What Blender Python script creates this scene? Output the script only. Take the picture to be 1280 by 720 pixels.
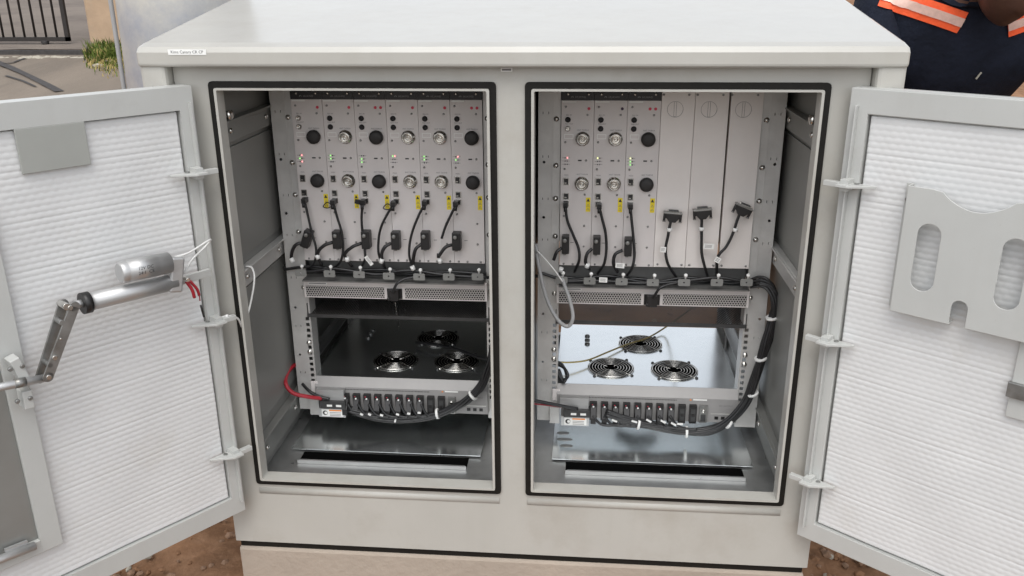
import bpy, bmesh, math, random
import numpy as np
from mathutils import Vector, Matrix
random.seed(7); rng = np.random.default_rng(3)
PI = math.pi
S = bpy.context.scene
for o in list(bpy.data.objects): bpy.data.objects.remove(o)
C = S.collection

# ---------------------------------------------------------------- camera
CAM = Vector((0.1488, -1.6817, 1.2635)); YAW, PITCH, ROLL, FPX = -0.08819, 0.33967, -0.00689, 1069.2
_f = Vector((math.sin(YAW)*math.cos(PITCH), math.cos(YAW)*math.cos(PITCH), -math.sin(PITCH)))
_r = Vector((math.cos(YAW), -math.sin(YAW), 0)); _u = _r.cross(_f)
_r, _u = math.cos(ROLL)*_r + math.sin(ROLL)*_u, -math.sin(ROLL)*_r + math.cos(ROLL)*_u
cd = bpy.data.cameras.new('camera'); cam = bpy.data.objects.new('camera', cd); C.objects.link(cam)
cam.matrix_world = Matrix.Translation(CAM) @ Matrix((_r, _u, -_f)).transposed().to_4x4()
cd.sensor_fit = 'HORIZONTAL'; cd.sensor_width = 36; cd.lens = 36*FPX/1280
cd.clip_start = 0.02; cd.clip_end = 500
S.camera = cam

# ---------------------------------------------------------------- sky, sun, exposure
SUN_EL, SUN_AZ = math.radians(60), math.radians(183)      # azimuth from +Y towards +X: high, from the photographer's side
w = bpy.data.worlds.new("World"); S.world = w; w.use_nodes = True
wt = w.node_tree; sky = wt.nodes.new('ShaderNodeTexSky'); sky.sky_type = 'NISHITA'; sky.sun_disc = False
sky.sun_elevation = SUN_EL; sky.sun_rotation = SUN_AZ; sky.air_density = 1.0; sky.dust_density = 1.5; sky.ozone_density = 0.6
hs = wt.nodes.new('ShaderNodeHueSaturation'); hs.inputs['Saturation'].default_value = .22      # thin cloud: a whitish sky
wt.links.new(sky.outputs[0], hs.inputs['Color']); wt.links.new(hs.outputs[0], wt.nodes['Background'].inputs[0]); wt.nodes['Background'].inputs[1].default_value = 0.15
sl = bpy.data.lights.new('sun', 'SUN'); sl.energy = 0.75; sl.angle = math.radians(40); sl.color = (1, .975, .93)
so = bpy.data.objects.new('sun', sl); C.objects.link(so)
sd = Vector((math.sin(SUN_AZ)*math.cos(SUN_EL), math.cos(SUN_AZ)*math.cos(SUN_EL), math.sin(SUN_EL)))
so.rotation_euler = sd.to_track_quat('Z', 'Y').to_euler(); so.location = (0, 3, 6)
S.view_settings.view_transform = 'Standard'; S.view_settings.look = 'None'
S.view_settings.gamma = 1; S.view_settings.exposure = 0.87; S.view_settings.use_curve_mapping = False
S.render.engine = 'CYCLES'; S.cycles.max_bounces = 16; S.cycles.glossy_bounces = 10; S.cycles.diffuse_bounces = 6

# ---------------------------------------------------------------- measuring helpers: sight line through a picture point onto a plane of the place
def ray(px, py): return _f + _r*((px-640)/FPX) - _u*((py-360)/FPX)
def onplane(px, py, n, d):
    q = ray(px, py); n = Vector(n); return CAM + q*((d - CAM.dot(n))/q.dot(n))
def Yp(px, py, y): return onplane(px, py, (0, 1, 0), y)
def Zp(px, py, z): return onplane(px, py, (0, 0, 1), z)
def Xp(px, py, x): return onplane(px, py, (1, 0, 0), x)

# ---------------------------------------------------------------- materials
def mat(name, col, rough=.5, metal=0, noise=0.06, nscale=18, bump=0, bscale=60, rvar=0, spec=.5, emit=None, coords='Object', aniso=0, trans=0, stretch=None, dirt=None):
    m = bpy.data.materials.new(name); m.use_nodes = True; t = m.node_tree; b = t.nodes['Principled BSDF']
    b.inputs['Roughness'].default_value = rough; b.inputs['Metallic'].default_value = metal
    b.inputs['Specular IOR Level'].default_value = spec
    if emit: b.inputs['Emission Color'].default_value = (*emit[0], 1); b.inputs['Emission Strength'].default_value = emit[1]
    tc = t.nodes.new('ShaderNodeNewGeometry').outputs['Position'] if coords == 'World' else t.nodes.new('ShaderNodeTexCoord').outputs['Object']
    if stretch:
        mp = t.nodes.new('ShaderNodeMapping'); mp.inputs['Scale'].default_value = stretch; t.links.new(tc, mp.inputs[0]); tc = mp.outputs[0]
    n = t.nodes.new('ShaderNodeTexNoise'); n.inputs['Scale'].default_value = nscale; n.inputs['Detail'].default_value = 6; n.inputs['Roughness'].default_value = .65
    t.links.new(tc, n.inputs['Vector'])
    r = t.nodes.new('ShaderNodeValToRGB'); r.color_ramp.elements[0].position = .3; r.color_ramp.elements[1].position = .7
    r.color_ramp.elements[0].color = (*[c*(1-noise) for c in col], 1); r.color_ramp.elements[1].color = (*[min(1, c*(1+noise)) for c in col], 1)
    t.links.new(n.outputs[0], r.inputs[0]); out = r.outputs[0]
    if dirt:
        n3 = t.nodes.new('ShaderNodeTexNoise'); n3.inputs['Scale'].default_value = dirt[1]; n3.inputs['Detail'].default_value = 8; n3.inputs['Roughness'].default_value = .7
        t.links.new(tc, n3.inputs['Vector'])
        r3 = t.nodes.new('ShaderNodeValToRGB'); r3.color_ramp.elements[0].position = dirt[2]; r3.color_ramp.elements[1].position = dirt[3]
        t.links.new(n3.outputs[0], r3.inputs[0])
        mx = t.nodes.new('ShaderNodeMixRGB'); mx.inputs[2].default_value = (*dirt[0], 1)
        t.links.new(r3.outputs[0], mx.inputs[0]); t.links.new(out, mx.inputs[1]); out = mx.outputs[0]
    t.links.new(out, b.inputs['Base Color'])
    if rvar:
        mr = t.nodes.new('ShaderNodeMapRange'); mr.inputs['To Min'].default_value = max(.02, rough-rvar); mr.inputs['To Max'].default_value = min(1, rough+rvar)
        mr.inputs['From Min'].default_value = .3; mr.inputs['From Max'].default_value = .7
        t.links.new(n.outputs[0], mr.inputs['Value']); t.links.new(mr.outputs[0], b.inputs['Roughness'])
    if bump:
        n2 = t.nodes.new('ShaderNodeTexNoise'); n2.inputs['Scale'].default_value = bscale; n2.inputs['Detail'].default_value = 5
        t.links.new(tc, n2.inputs['Vector']); bp = t.nodes.new('ShaderNodeBump'); bp.inputs['Strength'].default_value = bump; bp.inputs['Distance'].default_value = .01
        t.links.new(n2.outputs[0], bp.inputs['Height']); t.links.new(bp.outputs[0], b.inputs['Normal'])
    return m
M = {}
M['paint'] = mat('grey_paint', (.438, .428, .392), .37, noise=.035, nscale=4, bump=.035, bscale=420, rvar=.05, dirt=((.33, .30, .255), 3.5, .50, .92))
M['door_paint'] = mat('door_paint', (.47, .475, .455), .42, noise=.03, nscale=9, bump=.03, bscale=420, rvar=.05, dirt=((.36, .35, .33), 6, .6, .95))
M['foam'] = mat('foam', (.64, .642, .635), .62, noise=.03, nscale=14, bump=.05, bscale=900, spec=.3, dirt=((.55, .53, .48), 4, .55, .95))
M['gasket'] = mat('gasket', (.009, .008, .0065), .6, spec=.25, noise=.2, nscale=60)
M['galv'] = mat('galvanised', (.46, .465, .46), .36, metal=.85, noise=.10, nscale=22, rvar=.10, bump=.02, bscale=90, dirt=((.40, .40, .39), 9, .5, .9))
M['plate'] = mat('galvanised_plate', (.80, .83, .83), .21, metal=.97, noise=.06, nscale=5, rvar=.06, bump=.05, bscale=4)
M['shade_black'] = mat('opening_shade', (.004, .004, .004), 1, spec=0)  # flat black standing in for the shade inside slots, gaps and fan wells
M['patch'] = mat('patch_paint', (.33, .335, .31), .5, noise=.05, nscale=6)
M['tray'] = mat('tray_grey', (.15, .148, .142), .5, metal=.2, noise=.12)
M['pdu'] = mat('unit_front', (.30, .292, .285), .45, metal=.1, noise=.05)
M['inner'] = mat('inner_wall', (.255, .255, .24), .42, metal=.35, noise=.06, nscale=8, rvar=.07)
M['rack'] = mat('rack_metal', (.56, .55, .53), .38, metal=.35, noise=.09, nscale=14, rvar=.08, dirt=((.36, .35, .33), 10, .55, .95))
M['face'] = mat('faceplate', (.66, .62, .60), .46, metal=.05, noise=.04, nscale=16, rvar=.05)
M['blank'] = mat('blank_plate', (.74, .695, .66), .42, metal=.05, noise=.05, nscale=7, rvar=.06)
M['black'] = mat('black_plastic', (.014, .013, .013), .42, noise=.3, nscale=40)
M['fan_blade'] = mat('fan_blade', (.012, .012, .012), .75, noise=.2, spec=.25)
M['cap'] = mat('black_rubber_cap', (.022, .020, .019), .6, noise=.2, nscale=60, bump=.1, bscale=200)
M['cable'] = mat('black_cable', (.016, .016, .017), .38, noise=.3, nscale=60)
M['dark'] = mat('dark_metal', (.055, .055, .055), .45, metal=.3, noise=.2, nscale=20)
M['chrome'] = mat('nickel', (.70, .68, .64), .22, metal=1, noise=.08, nscale=60, rvar=.08)
M['alu'] = mat('aluminium', (.52, .52, .515), .45, metal=.7, noise=.05, nscale=30, stretch=(1, 1, 8), rvar=.06)
M['steel'] = mat('dull_steel', (.30, .30, .29), .42, metal=.8, noise=.15, nscale=30, rvar=.1, dirt=((.2, .18, .15), 20, .5, .8))
M['white'] = mat('white_plastic', (.78, .78, .76), .45, noise=.03)
M['label'] = mat('label_paper', (.80, .80, .77), .6, noise=.03)
M['ink'] = mat('ink', (.03, .03, .03), .6)
M['ink_grey'] = mat('grey_ink', (.16, .15, .15), .6)
M['logo'] = mat('logo_print', (.22, .22, .22), .5)
M['red'] = mat('red_dot', (.62, .05, .09), .5)
M['purple'] = mat('purple_dot', (.05, .02, .06), .5)
M['yellow'] = mat('yellow_label', (.78, .62, .02), .5)
M['yellow_wire'] = mat('yellow_wire', (.42, .33, .13), .5)
M['orange_bar'] = mat('orange_print', (.8, .25, .03), .5)
M['blue'] = mat('blue_print', (.03, .12, .42), .5)
M['red_wire'] = mat('red_wire', (.36, .018, .03), .4)
M['grey_wire'] = mat('grey_wire', (.33, .33, .33), .45)
M['pale_wire'] = mat('pale_wire', (.62, .62, .60), .45)
M['tag_grey'] = mat('grey_clip', (.20, .20, .19), .5)
M['led_red'] = mat('led_red', (.9, .2, .2), .4, emit=((1, .30, .30), 1.3))
M['led_green'] = mat('led_green', (.3, .9, .2), .4, emit=((.35, 1, .22), .7))
M['led_yellow'] = mat('led_yellow', (.9, .9, .4), .4, emit=((.9, 1, .4), 1.0))
M['led_off'] = mat('led_off', (.05, .04, .05), .4)
M['concrete'] = mat('plinth_concrete', (.355, .30, .245), .85, noise=.07, nscale=6, bump=.25, bscale=60, dirt=((.40, .33, .27), 5, .5, .9))
M['pillar'] = mat('pillar_plaster', (.42, .30, .20), .9, noise=.10, nscale=5, bump=.35, bscale=24, dirt=((.36, .31, .24), 3, .5, .8))
M['navy'] = mat('navy_cloth', (.012, .015, .026), .85, noise=.3, nscale=16, bump=.3, bscale=90, spec=.2)
M['orange'] = mat('orange_tape', (.95, .12, .03), .6, noise=.06, nscale=40, bump=.2, bscale=150)
M['silver_tape'] = mat('silver_tape', (.74, .50, .42), .35, metal=.2, noise=.15, nscale=60)
M['skin'] = mat('skin', (.085, .038, .024), .5, noise=.12, nscale=20, bump=.1, bscale=90)
M['hair'] = mat('black_hair', (.010, .008, .007), .8, noise=.3, nscale=120, bump=.8, bscale=250)
M['trouser'] = mat('trouser', (.03, .032, .04), .9, noise=.2, nscale=20, bump=.2, bscale=90)
M['iron'] = mat('black_iron', (.018, .014, .012), .6, noise=.3, nscale=30)
M['stone'] = mat('pale_stone', (.36, .33, .27), .9, noise=.2, nscale=14, bump=.3, bscale=40)
M['pebble'] = mat('pebble', (.24, .145, .09), .9, noise=.3, nscale=40, bump=.3, bscale=90, coords='World')
M['tar'] = mat('tar', (.045, .040, .038), .7, noise=.3, nscale=20)
M['grass'] = mat('grass', (.09, .125, .022), .8, noise=.6, nscale=2.5, coords='World', spec=.2)
M['straw'] = mat('dry_grass', (.40, .31, .12), .8, noise=.3, nscale=4, coords='World', spec=.2)

def vary(m, amt):
    t = m.node_tree; b = t.nodes['Principled BSDF']; lk = b.inputs['Base Color'].links[0].from_socket
    oi = t.nodes.new('ShaderNodeObjectInfo'); mr = t.nodes.new('ShaderNodeMapRange'); mr.inputs['To Min'].default_value = 1-amt; mr.inputs['To Max'].default_value = 1+amt
    t.links.new(oi.outputs['Random'], mr.inputs['Value']); h = t.nodes.new('ShaderNodeHueSaturation'); t.links.new(mr.outputs[0], h.inputs['Value']); t.links.new(lk, h.inputs['Color']); t.links.new(h.outputs[0], b.inputs['Base Color'])
def streak(m, col, amt):                              # faint rain and dust streaks that stay with the surface
    t = m.node_tree; b = t.nodes['Principled BSDF']; lk = b.inputs['Base Color'].links[0].from_socket
    tc = t.nodes.new('ShaderNodeTexCoord'); mp = t.nodes.new('ShaderNodeMapping'); mp.inputs['Scale'].default_value = (1, 1, .05); t.links.new(tc.outputs['Object'], mp.inputs[0])
    n = t.nodes.new('ShaderNodeTexNoise'); n.inputs['Scale'].default_value = 26; n.inputs['Detail'].default_value = 5; t.links.new(mp.outputs[0], n.inputs['Vector'])
    r_ = t.nodes.new('ShaderNodeMapRange'); r_.inputs['From Min'].default_value = .5; r_.inputs['From Max'].default_value = .8; r_.inputs['To Max'].default_value = amt; t.links.new(n.outputs[0], r_.inputs['Value'])
    n2 = t.nodes.new('ShaderNodeTexNoise'); n2.inputs['Scale'].default_value = 170; n2.inputs['Detail'].default_value = 3; t.links.new(tc.outputs['Object'], n2.inputs['Vector'])
    r2 = t.nodes.new('ShaderNodeMapRange'); r2.inputs['From Min'].default_value = .68; r2.inputs['From Max'].default_value = .75; r2.inputs['To Max'].default_value = .16; t.links.new(n2.outputs[0], r2.inputs['Value'])
    ad = t.nodes.new('ShaderNodeMath'); ad.use_clamp = True; t.links.new(r_.outputs[0], ad.inputs[0]); t.links.new(r2.outputs[0], ad.inputs[1])
    mx = t.nodes.new('ShaderNodeMixRGB'); mx.inputs[2].default_value = (*col, 1); t.links.new(ad.outputs[0], mx.inputs[0]); t.links.new(lk, mx.inputs[1]); t.links.new(mx.outputs[0], b.inputs['Base Color'])
M['roof'] = mat('roof_paint', (.438, .428, .392), .20, noise=.04, nscale=3, bump=.015, bscale=300, rvar=.05, dirt=((.40, .38, .34), 2.5, .45, .95))
for k_ in ('paint', 'roof', 'door_paint'): streak(M[k_], (.30, .27, .22), .09)
vary(M['face'], .05); vary(M['blank'], .04); vary(M['chrome'], .12); vary(M['cable'], .3)
def perforated(name, base, metal, hole, pitch, r, see_through):
    m = mat(name, base, .42, metal=metal, noise=.06); t = m.node_tree; b = t.nodes['Principled BSDF']
    tc = t.nodes.new('ShaderNodeTexCoord').outputs['Object']
    sp = t.nodes.new('ShaderNodeSeparateXYZ'); t.links.new(tc, sp.inputs[0])
    def mt(op, a, b_=None, c=None):
        n = t.nodes.new('ShaderNodeMath'); n.operation = op
        for i, v in enumerate((a, b_, c)):
            if v is None: continue
            if isinstance(v, (int, float)): n.inputs[i].default_value = v
            else: t.links.new(v, n.inputs[i])
        return n.outputs[0]
    u = sp.outputs['X']; v = mt('ADD', sp.outputs['Z'], mt('MULTIPLY', sp.outputs['Y'], 1.0))
    row = pitch*.866; out = None
    for off in (0, .5):
        fu = mt('SUBTRACT', mt('FRACT', mt('ADD', mt('DIVIDE', u, pitch), off+100)), .5)
        fv = mt('SUBTRACT', mt('FRACT', mt('ADD', mt('DIVIDE', v, row*2), off+100)), .5)
        d = mt('SQRT', mt('ADD', mt('POWER', mt('MULTIPLY', fu, pitch), 2), mt('POWER', mt('MULTIPLY', fv, row*2), 2)))
        h = mt('LESS_THAN', d, r); out = h if out is None else mt('MAXIMUM', out, h)
    if see_through:
        tr = t.nodes.new('ShaderNodeBsdfTransparent'); ms = t.nodes.new('ShaderNodeMixShader')
        t.links.new(out, ms.inputs[0]); t.links.new(b.outputs[0], ms.inputs[1]); t.links.new(tr.outputs[0], ms.inputs[2])
        t.links.new(ms.outputs[0], t.nodes['Material Output'].inputs[0])
    else:
        lk = b.inputs['Base Color'].links[0].from_socket; mx = t.nodes.new('ShaderNodeMixRGB'); mx.inputs[2].default_value = (*hole, 1)
        t.links.new(out, mx.inputs[0]); t.links.new(lk, mx.inputs[1]); t.links.new(mx.outputs[0], b.inputs['Base Color'])
    return m
M['perf_light'] = perforated('perforated_front', (.46, .44, .42), .3, (.02, .02, .02), .0062, .0022, False)
M['perf_dark'] = perforated('perforated_tray', (.06, .057, .054), .3, (0, 0, 0), .0066, .0019, True)

# ---------------------------------------------------------------- mesh builder
class MB:
    def __init__(s, mtx=None): s.v = []; s.f = []; s.mi = []; s.sm = []; s.mats = []; s.m = mtx or Matrix()
    def midx(s, m):
        m = M[m] if isinstance(m, str) else m
        if m not in s.mats: s.mats.append(m)
        return s.mats.index(m)
    def add(s, vs, fs, m='paint', smooth=False):
        o = len(s.v); k = s.midx(m)
        s.v += [s.m @ Vector(p) for p in vs]
        for f in fs: s.f.append([o+i for i in f]); s.mi.append(k); s.sm.append(smooth)
    def box(s, x0, x1, y0, y1, z0, z1, m='paint', ch=0):
        x0, x1 = sorted((x0, x1)); y0, y1 = sorted((y0, y1)); z0, z1 = sorted((z0, z1))
        v = [(x, y, z) for z in (z0, z1) for y in (y0, y1) for x in (x0, x1)]
        s.add(v, [(0, 2, 3, 1), (4, 5, 7, 6), (0, 1, 5, 4), (2, 6, 7, 3), (0, 4, 6, 2), (1, 3, 7, 5)], m)
    def obox(s, p, q, w, h, m, up=(0, 0, 1)):          # bar from p to q
        p, q = Vector(p), Vector(q); d = (q-p).normalized(); a = d.cross(Vector(up)).normalized()*w/2; b = a.cross(d).normalized()*h/2
        v = [c+i*a+j*b for c in (p, q) for j in (-1, 1) for i in (-1, 1)]
        s.add(v, [(0, 2, 3, 1), (4, 5, 7, 6), (0, 1, 5, 4), (2, 6, 7, 3), (0, 4, 6, 2), (1, 3, 7, 5)], m)
    def cyl(s, p, q, r, m, n=16, r2=None, smooth=True, cap=True):
        p, q = Vector(p), Vector(q); d = (q-p).normalized(); a = d.orthogonal().normalized(); b = d.cross(a); r2 = r if r2 is None else r2
        v = []
        for c, rr in ((p, r), (q, r2)): v += [c + a*rr*math.cos(2*PI*i/n) + b*rr*math.sin(2*PI*i/n) for i in range(n)]
        s.add(v, [(i, (i+1) % n, n+(i+1) % n, n+i) for i in range(n)], m, smooth)
        if cap: s.add(v, [tuple(range(n))[::-1], tuple(range(n, 2*n))], m)
    def lathe(s, p, axis, prof, m, n=20, smooth=True):   # prof: (distance along axis, radius)
        p = Vector(p); d = Vector(axis).normalized(); a = d.orthogonal().normalized(); b = d.cross(a); v = []
        for t, rr in prof: v += [p + d*t + a*rr*math.cos(2*PI*i/n) + b*rr*math.sin(2*PI*i/n) for i in range(n)]
        f = [(k*n+i, k*n+(i+1) % n, (k+1)*n+(i+1) % n, (k+1)*n+i) for k in range(len(prof)-1) for i in range(n)]
        s.add(v, f, m, smooth); L = len(prof)
        if prof[0][1] > 0: s.add(v[:n], [tuple(range(n))[::-1]], m)
        if prof[-1][1] > 0: s.add(v[(L-1)*n:], [tuple(range(n))], m)
    def tube(s, pts, r, m, n=8, sub=6, ends=True):
        P = [Vector(p) for p in pts]
        if sub > 1 and len(P) > 2:
            Q = []; E = [P[0]*2-P[1]] + P + [P[-1]*2-P[-2]]
            for i in range(1, len(E)-2):
                for k in range(sub):
                    t = k/sub; a, b, c, d = E[i-1:i+3]
                    Q.append(.5*((2*b)+(c-a)*t+(2*a-5*b+4*c-d)*t*t+(3*b-a-3*c+d)*t**3))
            Q.append(P[-1]); P = Q
        N = len(P); v = []; T0 = (P[1]-P[0]).normalized(); a = T0.orthogonal().normalized()
        for i in range(N):
            T = (P[min(i+1, N-1)]-P[max(i-1, 0)]).normalized(); a = (a-T*a.dot(T)).normalized(); b = T.cross(a)
            rr = r[min(i*len(r)//N, len(r)-1)] if isinstance(r, (list, tuple)) else r
            v += [P[i]+a*rr*math.cos(2*PI*k/n)+b*rr*math.sin(2*PI*k/n) for k in range(n)]
        s.add(v, [(i*n+k, i*n+(k+1) % n, (i+1)*n+(k+1) % n, (i+1)*n+k) for i in range(N-1) for k in range(n)], m, True)
        if ends: s.add(v[:n], [tuple(range(n))[::-1]], m); s.add(v[-n:], [tuple(range(n))], m)
    def prism(s, poly, o, ux, uy, ex, m):              # polygon (u,v) placed with axes ux, uy and extruded along ex
        o, ux, uy, ex = Vector(o), Vector(ux), Vector(uy), Vector(ex); n = len(poly)
        a = [o+ux*u+uy*v for u, v in poly]; v = a+[p+ex for p in a]
        s.add(v, [tuple(range(n)), tuple(range(n, 2*n))[::-1]] + [(i, n+i, n+(i+1) % n, (i+1) % n) for i in range(n)], m)
    def holed(s, outer, holes, o, ux, uy, ex, m):      # plate with holes, triangulated
        o, ux, uy, ex = Vector(o), Vector(ux), Vector(uy), Vector(ex); bm = bmesh.new(); es = []
        for loop in [outer]+holes:
            vs = [bm.verts.new((u, v, 0)) for u, v in loop]; es += [bm.edges.new((vs[i], vs[(i+1) % len(vs)])) for i in range(len(vs))]
        bmesh.ops.triangle_fill(bm, edges=es, use_beauty=True); bm.verts.index_update()
        L = [o+ux*v.co.x+uy*v.co.y for v in bm.verts]; F = [tuple(v.index for v in f.verts) for f in bm.faces]; n = len(L)
        bm.free(); s.add(L, F, m); s.add([p+ex for p in L], [f[::-1] for f in F], m)
        k = 0
        for loop in [outer]+holes:
            q = len(loop); A = [L[k+i] for i in range(q)]
            s.add(A+[p+ex for p in A], [(i, (i+1) % q, q+(i+1) % q, q+i) for i in range(q)], m); k += q
    def text(s, st, size, o, ux, uy, m, align='CENTER', ext=.0002):
        cu = bpy.data.curves.new('lettering', 'FONT'); cu.body = st; cu.size = size; cu.align_x = align; cu.align_y = 'CENTER'; cu.resolution_u = 2
        ob = bpy.data.objects.new('lettering', cu); C.objects.link(ob); bpy.context.view_layer.update()
        me = bpy.data.meshes.new_from_object(ob.evaluated_get(bpy.context.evaluated_depsgraph_get()))
        o, ux, uy = Vector(o), Vector(ux), Vector(uy)
        s.add([o+ux*v.co.x+uy*v.co.y for v in me.vertices], [tuple(p.vertices) for p in me.polygons], m)
        bpy.data.objects.remove(ob); bpy.data.curves.remove(cu); bpy.data.meshes.remove(me)
    def mesh(s, name, off=Vector()):
        me = bpy.data.meshes.new(name); me.from_pydata([tuple(p-off) for p in s.v], [], s.f)
        for m in s.mats: me.materials.append(m)
        me.polygons.foreach_set('material_index', s.mi); me.polygons.foreach_set('use_smooth', s.sm)
        me.validate(); me.update()
        bm = bmesh.new(); bm.from_mesh(me); bmesh.ops.remove_doubles(bm, verts=bm.verts, dist=1e-6)
        bmesh.ops.recalc_face_normals(bm, faces=bm.faces); bm.to_mesh(me); bm.free()
        return me
def root_loc(o):
    while o.parent: o = o.parent
    return o.location
cache = {}
def part(name, mb, parent, label=None, bevel=0, key=None):
    """one mesh part, built in world coordinates; with a key, mb is a builder in the thing's own coordinates, shared by copies"""
    if key:
        if key not in cache: cache[key] = mb().mesh(name)
        me = cache[key]
    else: me = mb.mesh(name, root_loc(parent))
    o = bpy.data.objects.new(name, me); C.objects.link(o); o.parent = parent
    if label: o['label'] = label
    if bevel: bev(o, bevel)
    return o
def bev(o, wd, seg=2):
    b = o.modifiers.new('bevel', 'BEVEL'); b.width = wd; b.segments = seg; b.limit_method = 'ANGLE'; b.angle_limit = math.radians(40)
def tag(o, label=None, cat=None, group=None, kind=None):
    for k, v in (('label', label), ('category', cat), ('group', group), ('kind', kind)):
        if v: o[k] = v
    return o
def thing(name, loc, label, cat, group=None, kind=None):
    o = bpy.data.objects.new(name, None); o.empty_display_size = .05; C.objects.link(o); o.location = loc
    return tag(o, label, cat, group, kind)
def single(name, mb, label=None, cat=None, group=None, kind=None, bevel=0):
    xs = [p.x for p in mb.v]; ys = [p.y for p in mb.v]; zs = [p.z for p in mb.v]
    c = Vector(((min(xs)+max(xs))/2, (min(ys)+max(ys))/2, min(zs)))
    o = bpy.data.objects.new(name, mb.mesh(name, c)); o.location = c; C.objects.link(o)
    if bevel: bev(o, bevel)
    return tag(o, label, cat, group, kind)
def rrect(w, h, r, n=5, cx=0, cy=0):
    out = []
    for (sx, sy, a0) in ((1, 1, 0), (-1, 1, 90), (-1, -1, 180), (1, -1, 270)):
        for k in range(n+1):
            a = math.radians(a0+90*k/n); out.append((cx+sx*(w/2-r)+r*math.cos(a), cy+sy*(h/2-r)+r*math.sin(a)))
    return out
X, Y_, Z = Vector((1, 0, 0)), Vector((0, 1, 0)), Vector((0, 0, 1))

# ================================================================ GROUND
G0 = -.14
def gh(x, y):
    h = G0 + .113*max(0, y-1.0) if y < 12 else G0+.113*11
    if y < 1.6: h = G0 + .113*max(0, y-1.0)
    return h
def G(px, py):                       # sight line onto the sloping ground behind the cabinet
    return onplane(px, py, (0, -.113, 1), G0-.113)
def sheet(name, x0, x1, y0, y1, nx, ny, m, lift=0, rough=0):
    xs = np.linspace(x0, x1, nx); ys = np.linspace(y0, y1, ny); mb = MB()
    v = [(x, y, gh(x, y)+lift+(rng.normal()*rough)) for y in ys for x in xs]
    f = [(j*nx+i, j*nx+i+1, (j+1)*nx+i+1, (j+1)*nx+i) for j in range(ny-1) for i in range(nx-1)]
    mb.add(v, f, m, True); return mb
soil = mat('red_soil', (.215, .115, .062), .95, noise=.35, nscale=7, bump=.9, bscale=28, coords='World', dirt=((.31, .18, .105), 16, .45, .75), spec=.2)
road_m = mat('old_asphalt', (.20, .166, .132), .9, noise=.13, nscale=1.6, bump=.5, bscale=70, coords='World', stretch=(1, .35, 1), dirt=((.13, .11, .09), 1.1, .45, .75), spec=.3)
yard_m = mat('yard_paving', (.185, .155, .13), .9, noise=.12, nscale=1.2, bump=.4, bscale=40, coords='World', stretch=(.5, 1, 1), dirt=((.11, .09, .078), 1.3, .45, .7), spec=.3)
mb = MB()                            # wide sheet to the horizon, with finer cells near the cabinet
xs = sorted(set(list(np.round(np.linspace(-3, 3.4, 110), 3)) + [-250, -80, -30, -12, -7, -5, 5, 8, 12, 30, 80, 250]))
ys = sorted(set(list(np.round(np.linspace(-2.4, 3.2, 100), 3)) + [-250, -60, -20, -8, -4, 4, 5, 6, 7, 8, 9, 10, 11, 12, 20, 60, 250]))
v = []
for y in ys:
    for x in xs:
        near = abs(x) < 3.2 and -2.5 < y < 3.2
        b = .012*math.sin(9*x+3*math.sin(5*y))+.012*math.sin(11*y+2*math.sin(7*x))+rng.normal()*.004 if near else 0
        v.append((x, y, gh(x, y)+b))
nx = len(xs); mb.add(v, [(j*nx+i, j*nx+i+1, (j+1)*nx+i+1, (j+1)*nx+i) for j in range(len(ys)-1) for i in range(nx-1)], soil, True)
g = single('ground', mb, kind='structure')
road = single('road', sheet('road', -9, -.9, 3.1, 7.33, 60, 30, road_m, .02, .002), kind='structure')
yard = single('yard', sheet('yard', -9, 3.0, 7.42, 12, 40, 20, yard_m, .06, .002), kind='structure')
# kerb strip of pale stones along the gateway: one dark joint and broken mortar
kp = [G(-60, 76), G(165, 70)]
pave = mat('added_grey_paving', (.12, .118, .112), .9, noise=.12, nscale=2, bump=.3, bscale=40, coords='World', spec=.3)
single('unseen_paving', sheet('unseen_paving', -8, 8, -9, -1.0, 40, 20, pave, .03, .001), kind='structure')  # unseen grey paving added in front to cut red light bounced off soil
mb = MB(); mb.box(-9, -.9, 7.33, 7.42, gh(0, 7.3)-.1, gh(0, 7.42)+.055, 'tar'); single('gateway_kerb', mb, kind='structure')
for i in range(14):
    px = -5+i*8.2+random.uniform(-2, 2)
    if px > 112: break
    p = G(px, 74+random.uniform(-.6, 1.5)); mb = MB(); r = random.uniform(.03, .07)
    bm = bmesh.new(); bmesh.ops.create_icosphere(bm, subdivisions=2, radius=1)
    vs = [(p.x+q.co.x*r*1.3*(1+.2*math.sin(7*q.co.y+i)), p.y+q.co.y*r*.8, p.z+.015+q.co.z*r*.35*(1+.3*math.sin(5*q.co.x+i))) for q in bm.verts]
    mb.add(vs, [tuple(a.index for a in f.verts) for f in bm.faces], 'stone', False); bm.free()
    single('kerb_stone', mb, 'pale broken stone lying along the dark line under the iron gate', 'stone', 'pale broken stones along the gateway')
# tar seams in the road
for pts, wd in (([(-10, 78), (12, 87), (32, 96), (58, 109), (75, 118)], .035), ([(8, 98), (30, 105), (45, 112)], .012), ([(0, 84), (18, 81), (32, 76)], .018)):
    P = [G(*p)+Vector((0, 0, .029)) for p in pts]; mb = MB(); Lr = []
    for k in range(len(P)):
        for q in range(1):
            d = (P[min(k+1, len(P)-1)]-P[max(k-1, 0)]).normalized(); s_ = d.cross(Z)*wd*random.uniform(.8, 1.4); Lr += [P[k]+s_, P[k]-s_]
    mb.add(Lr, [(2*i, 2*i+1, 2*i+3, 2*i+2) for i in range(len(P)-1)], 'tar'); single('road_seam', mb, kind='structure')
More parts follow.
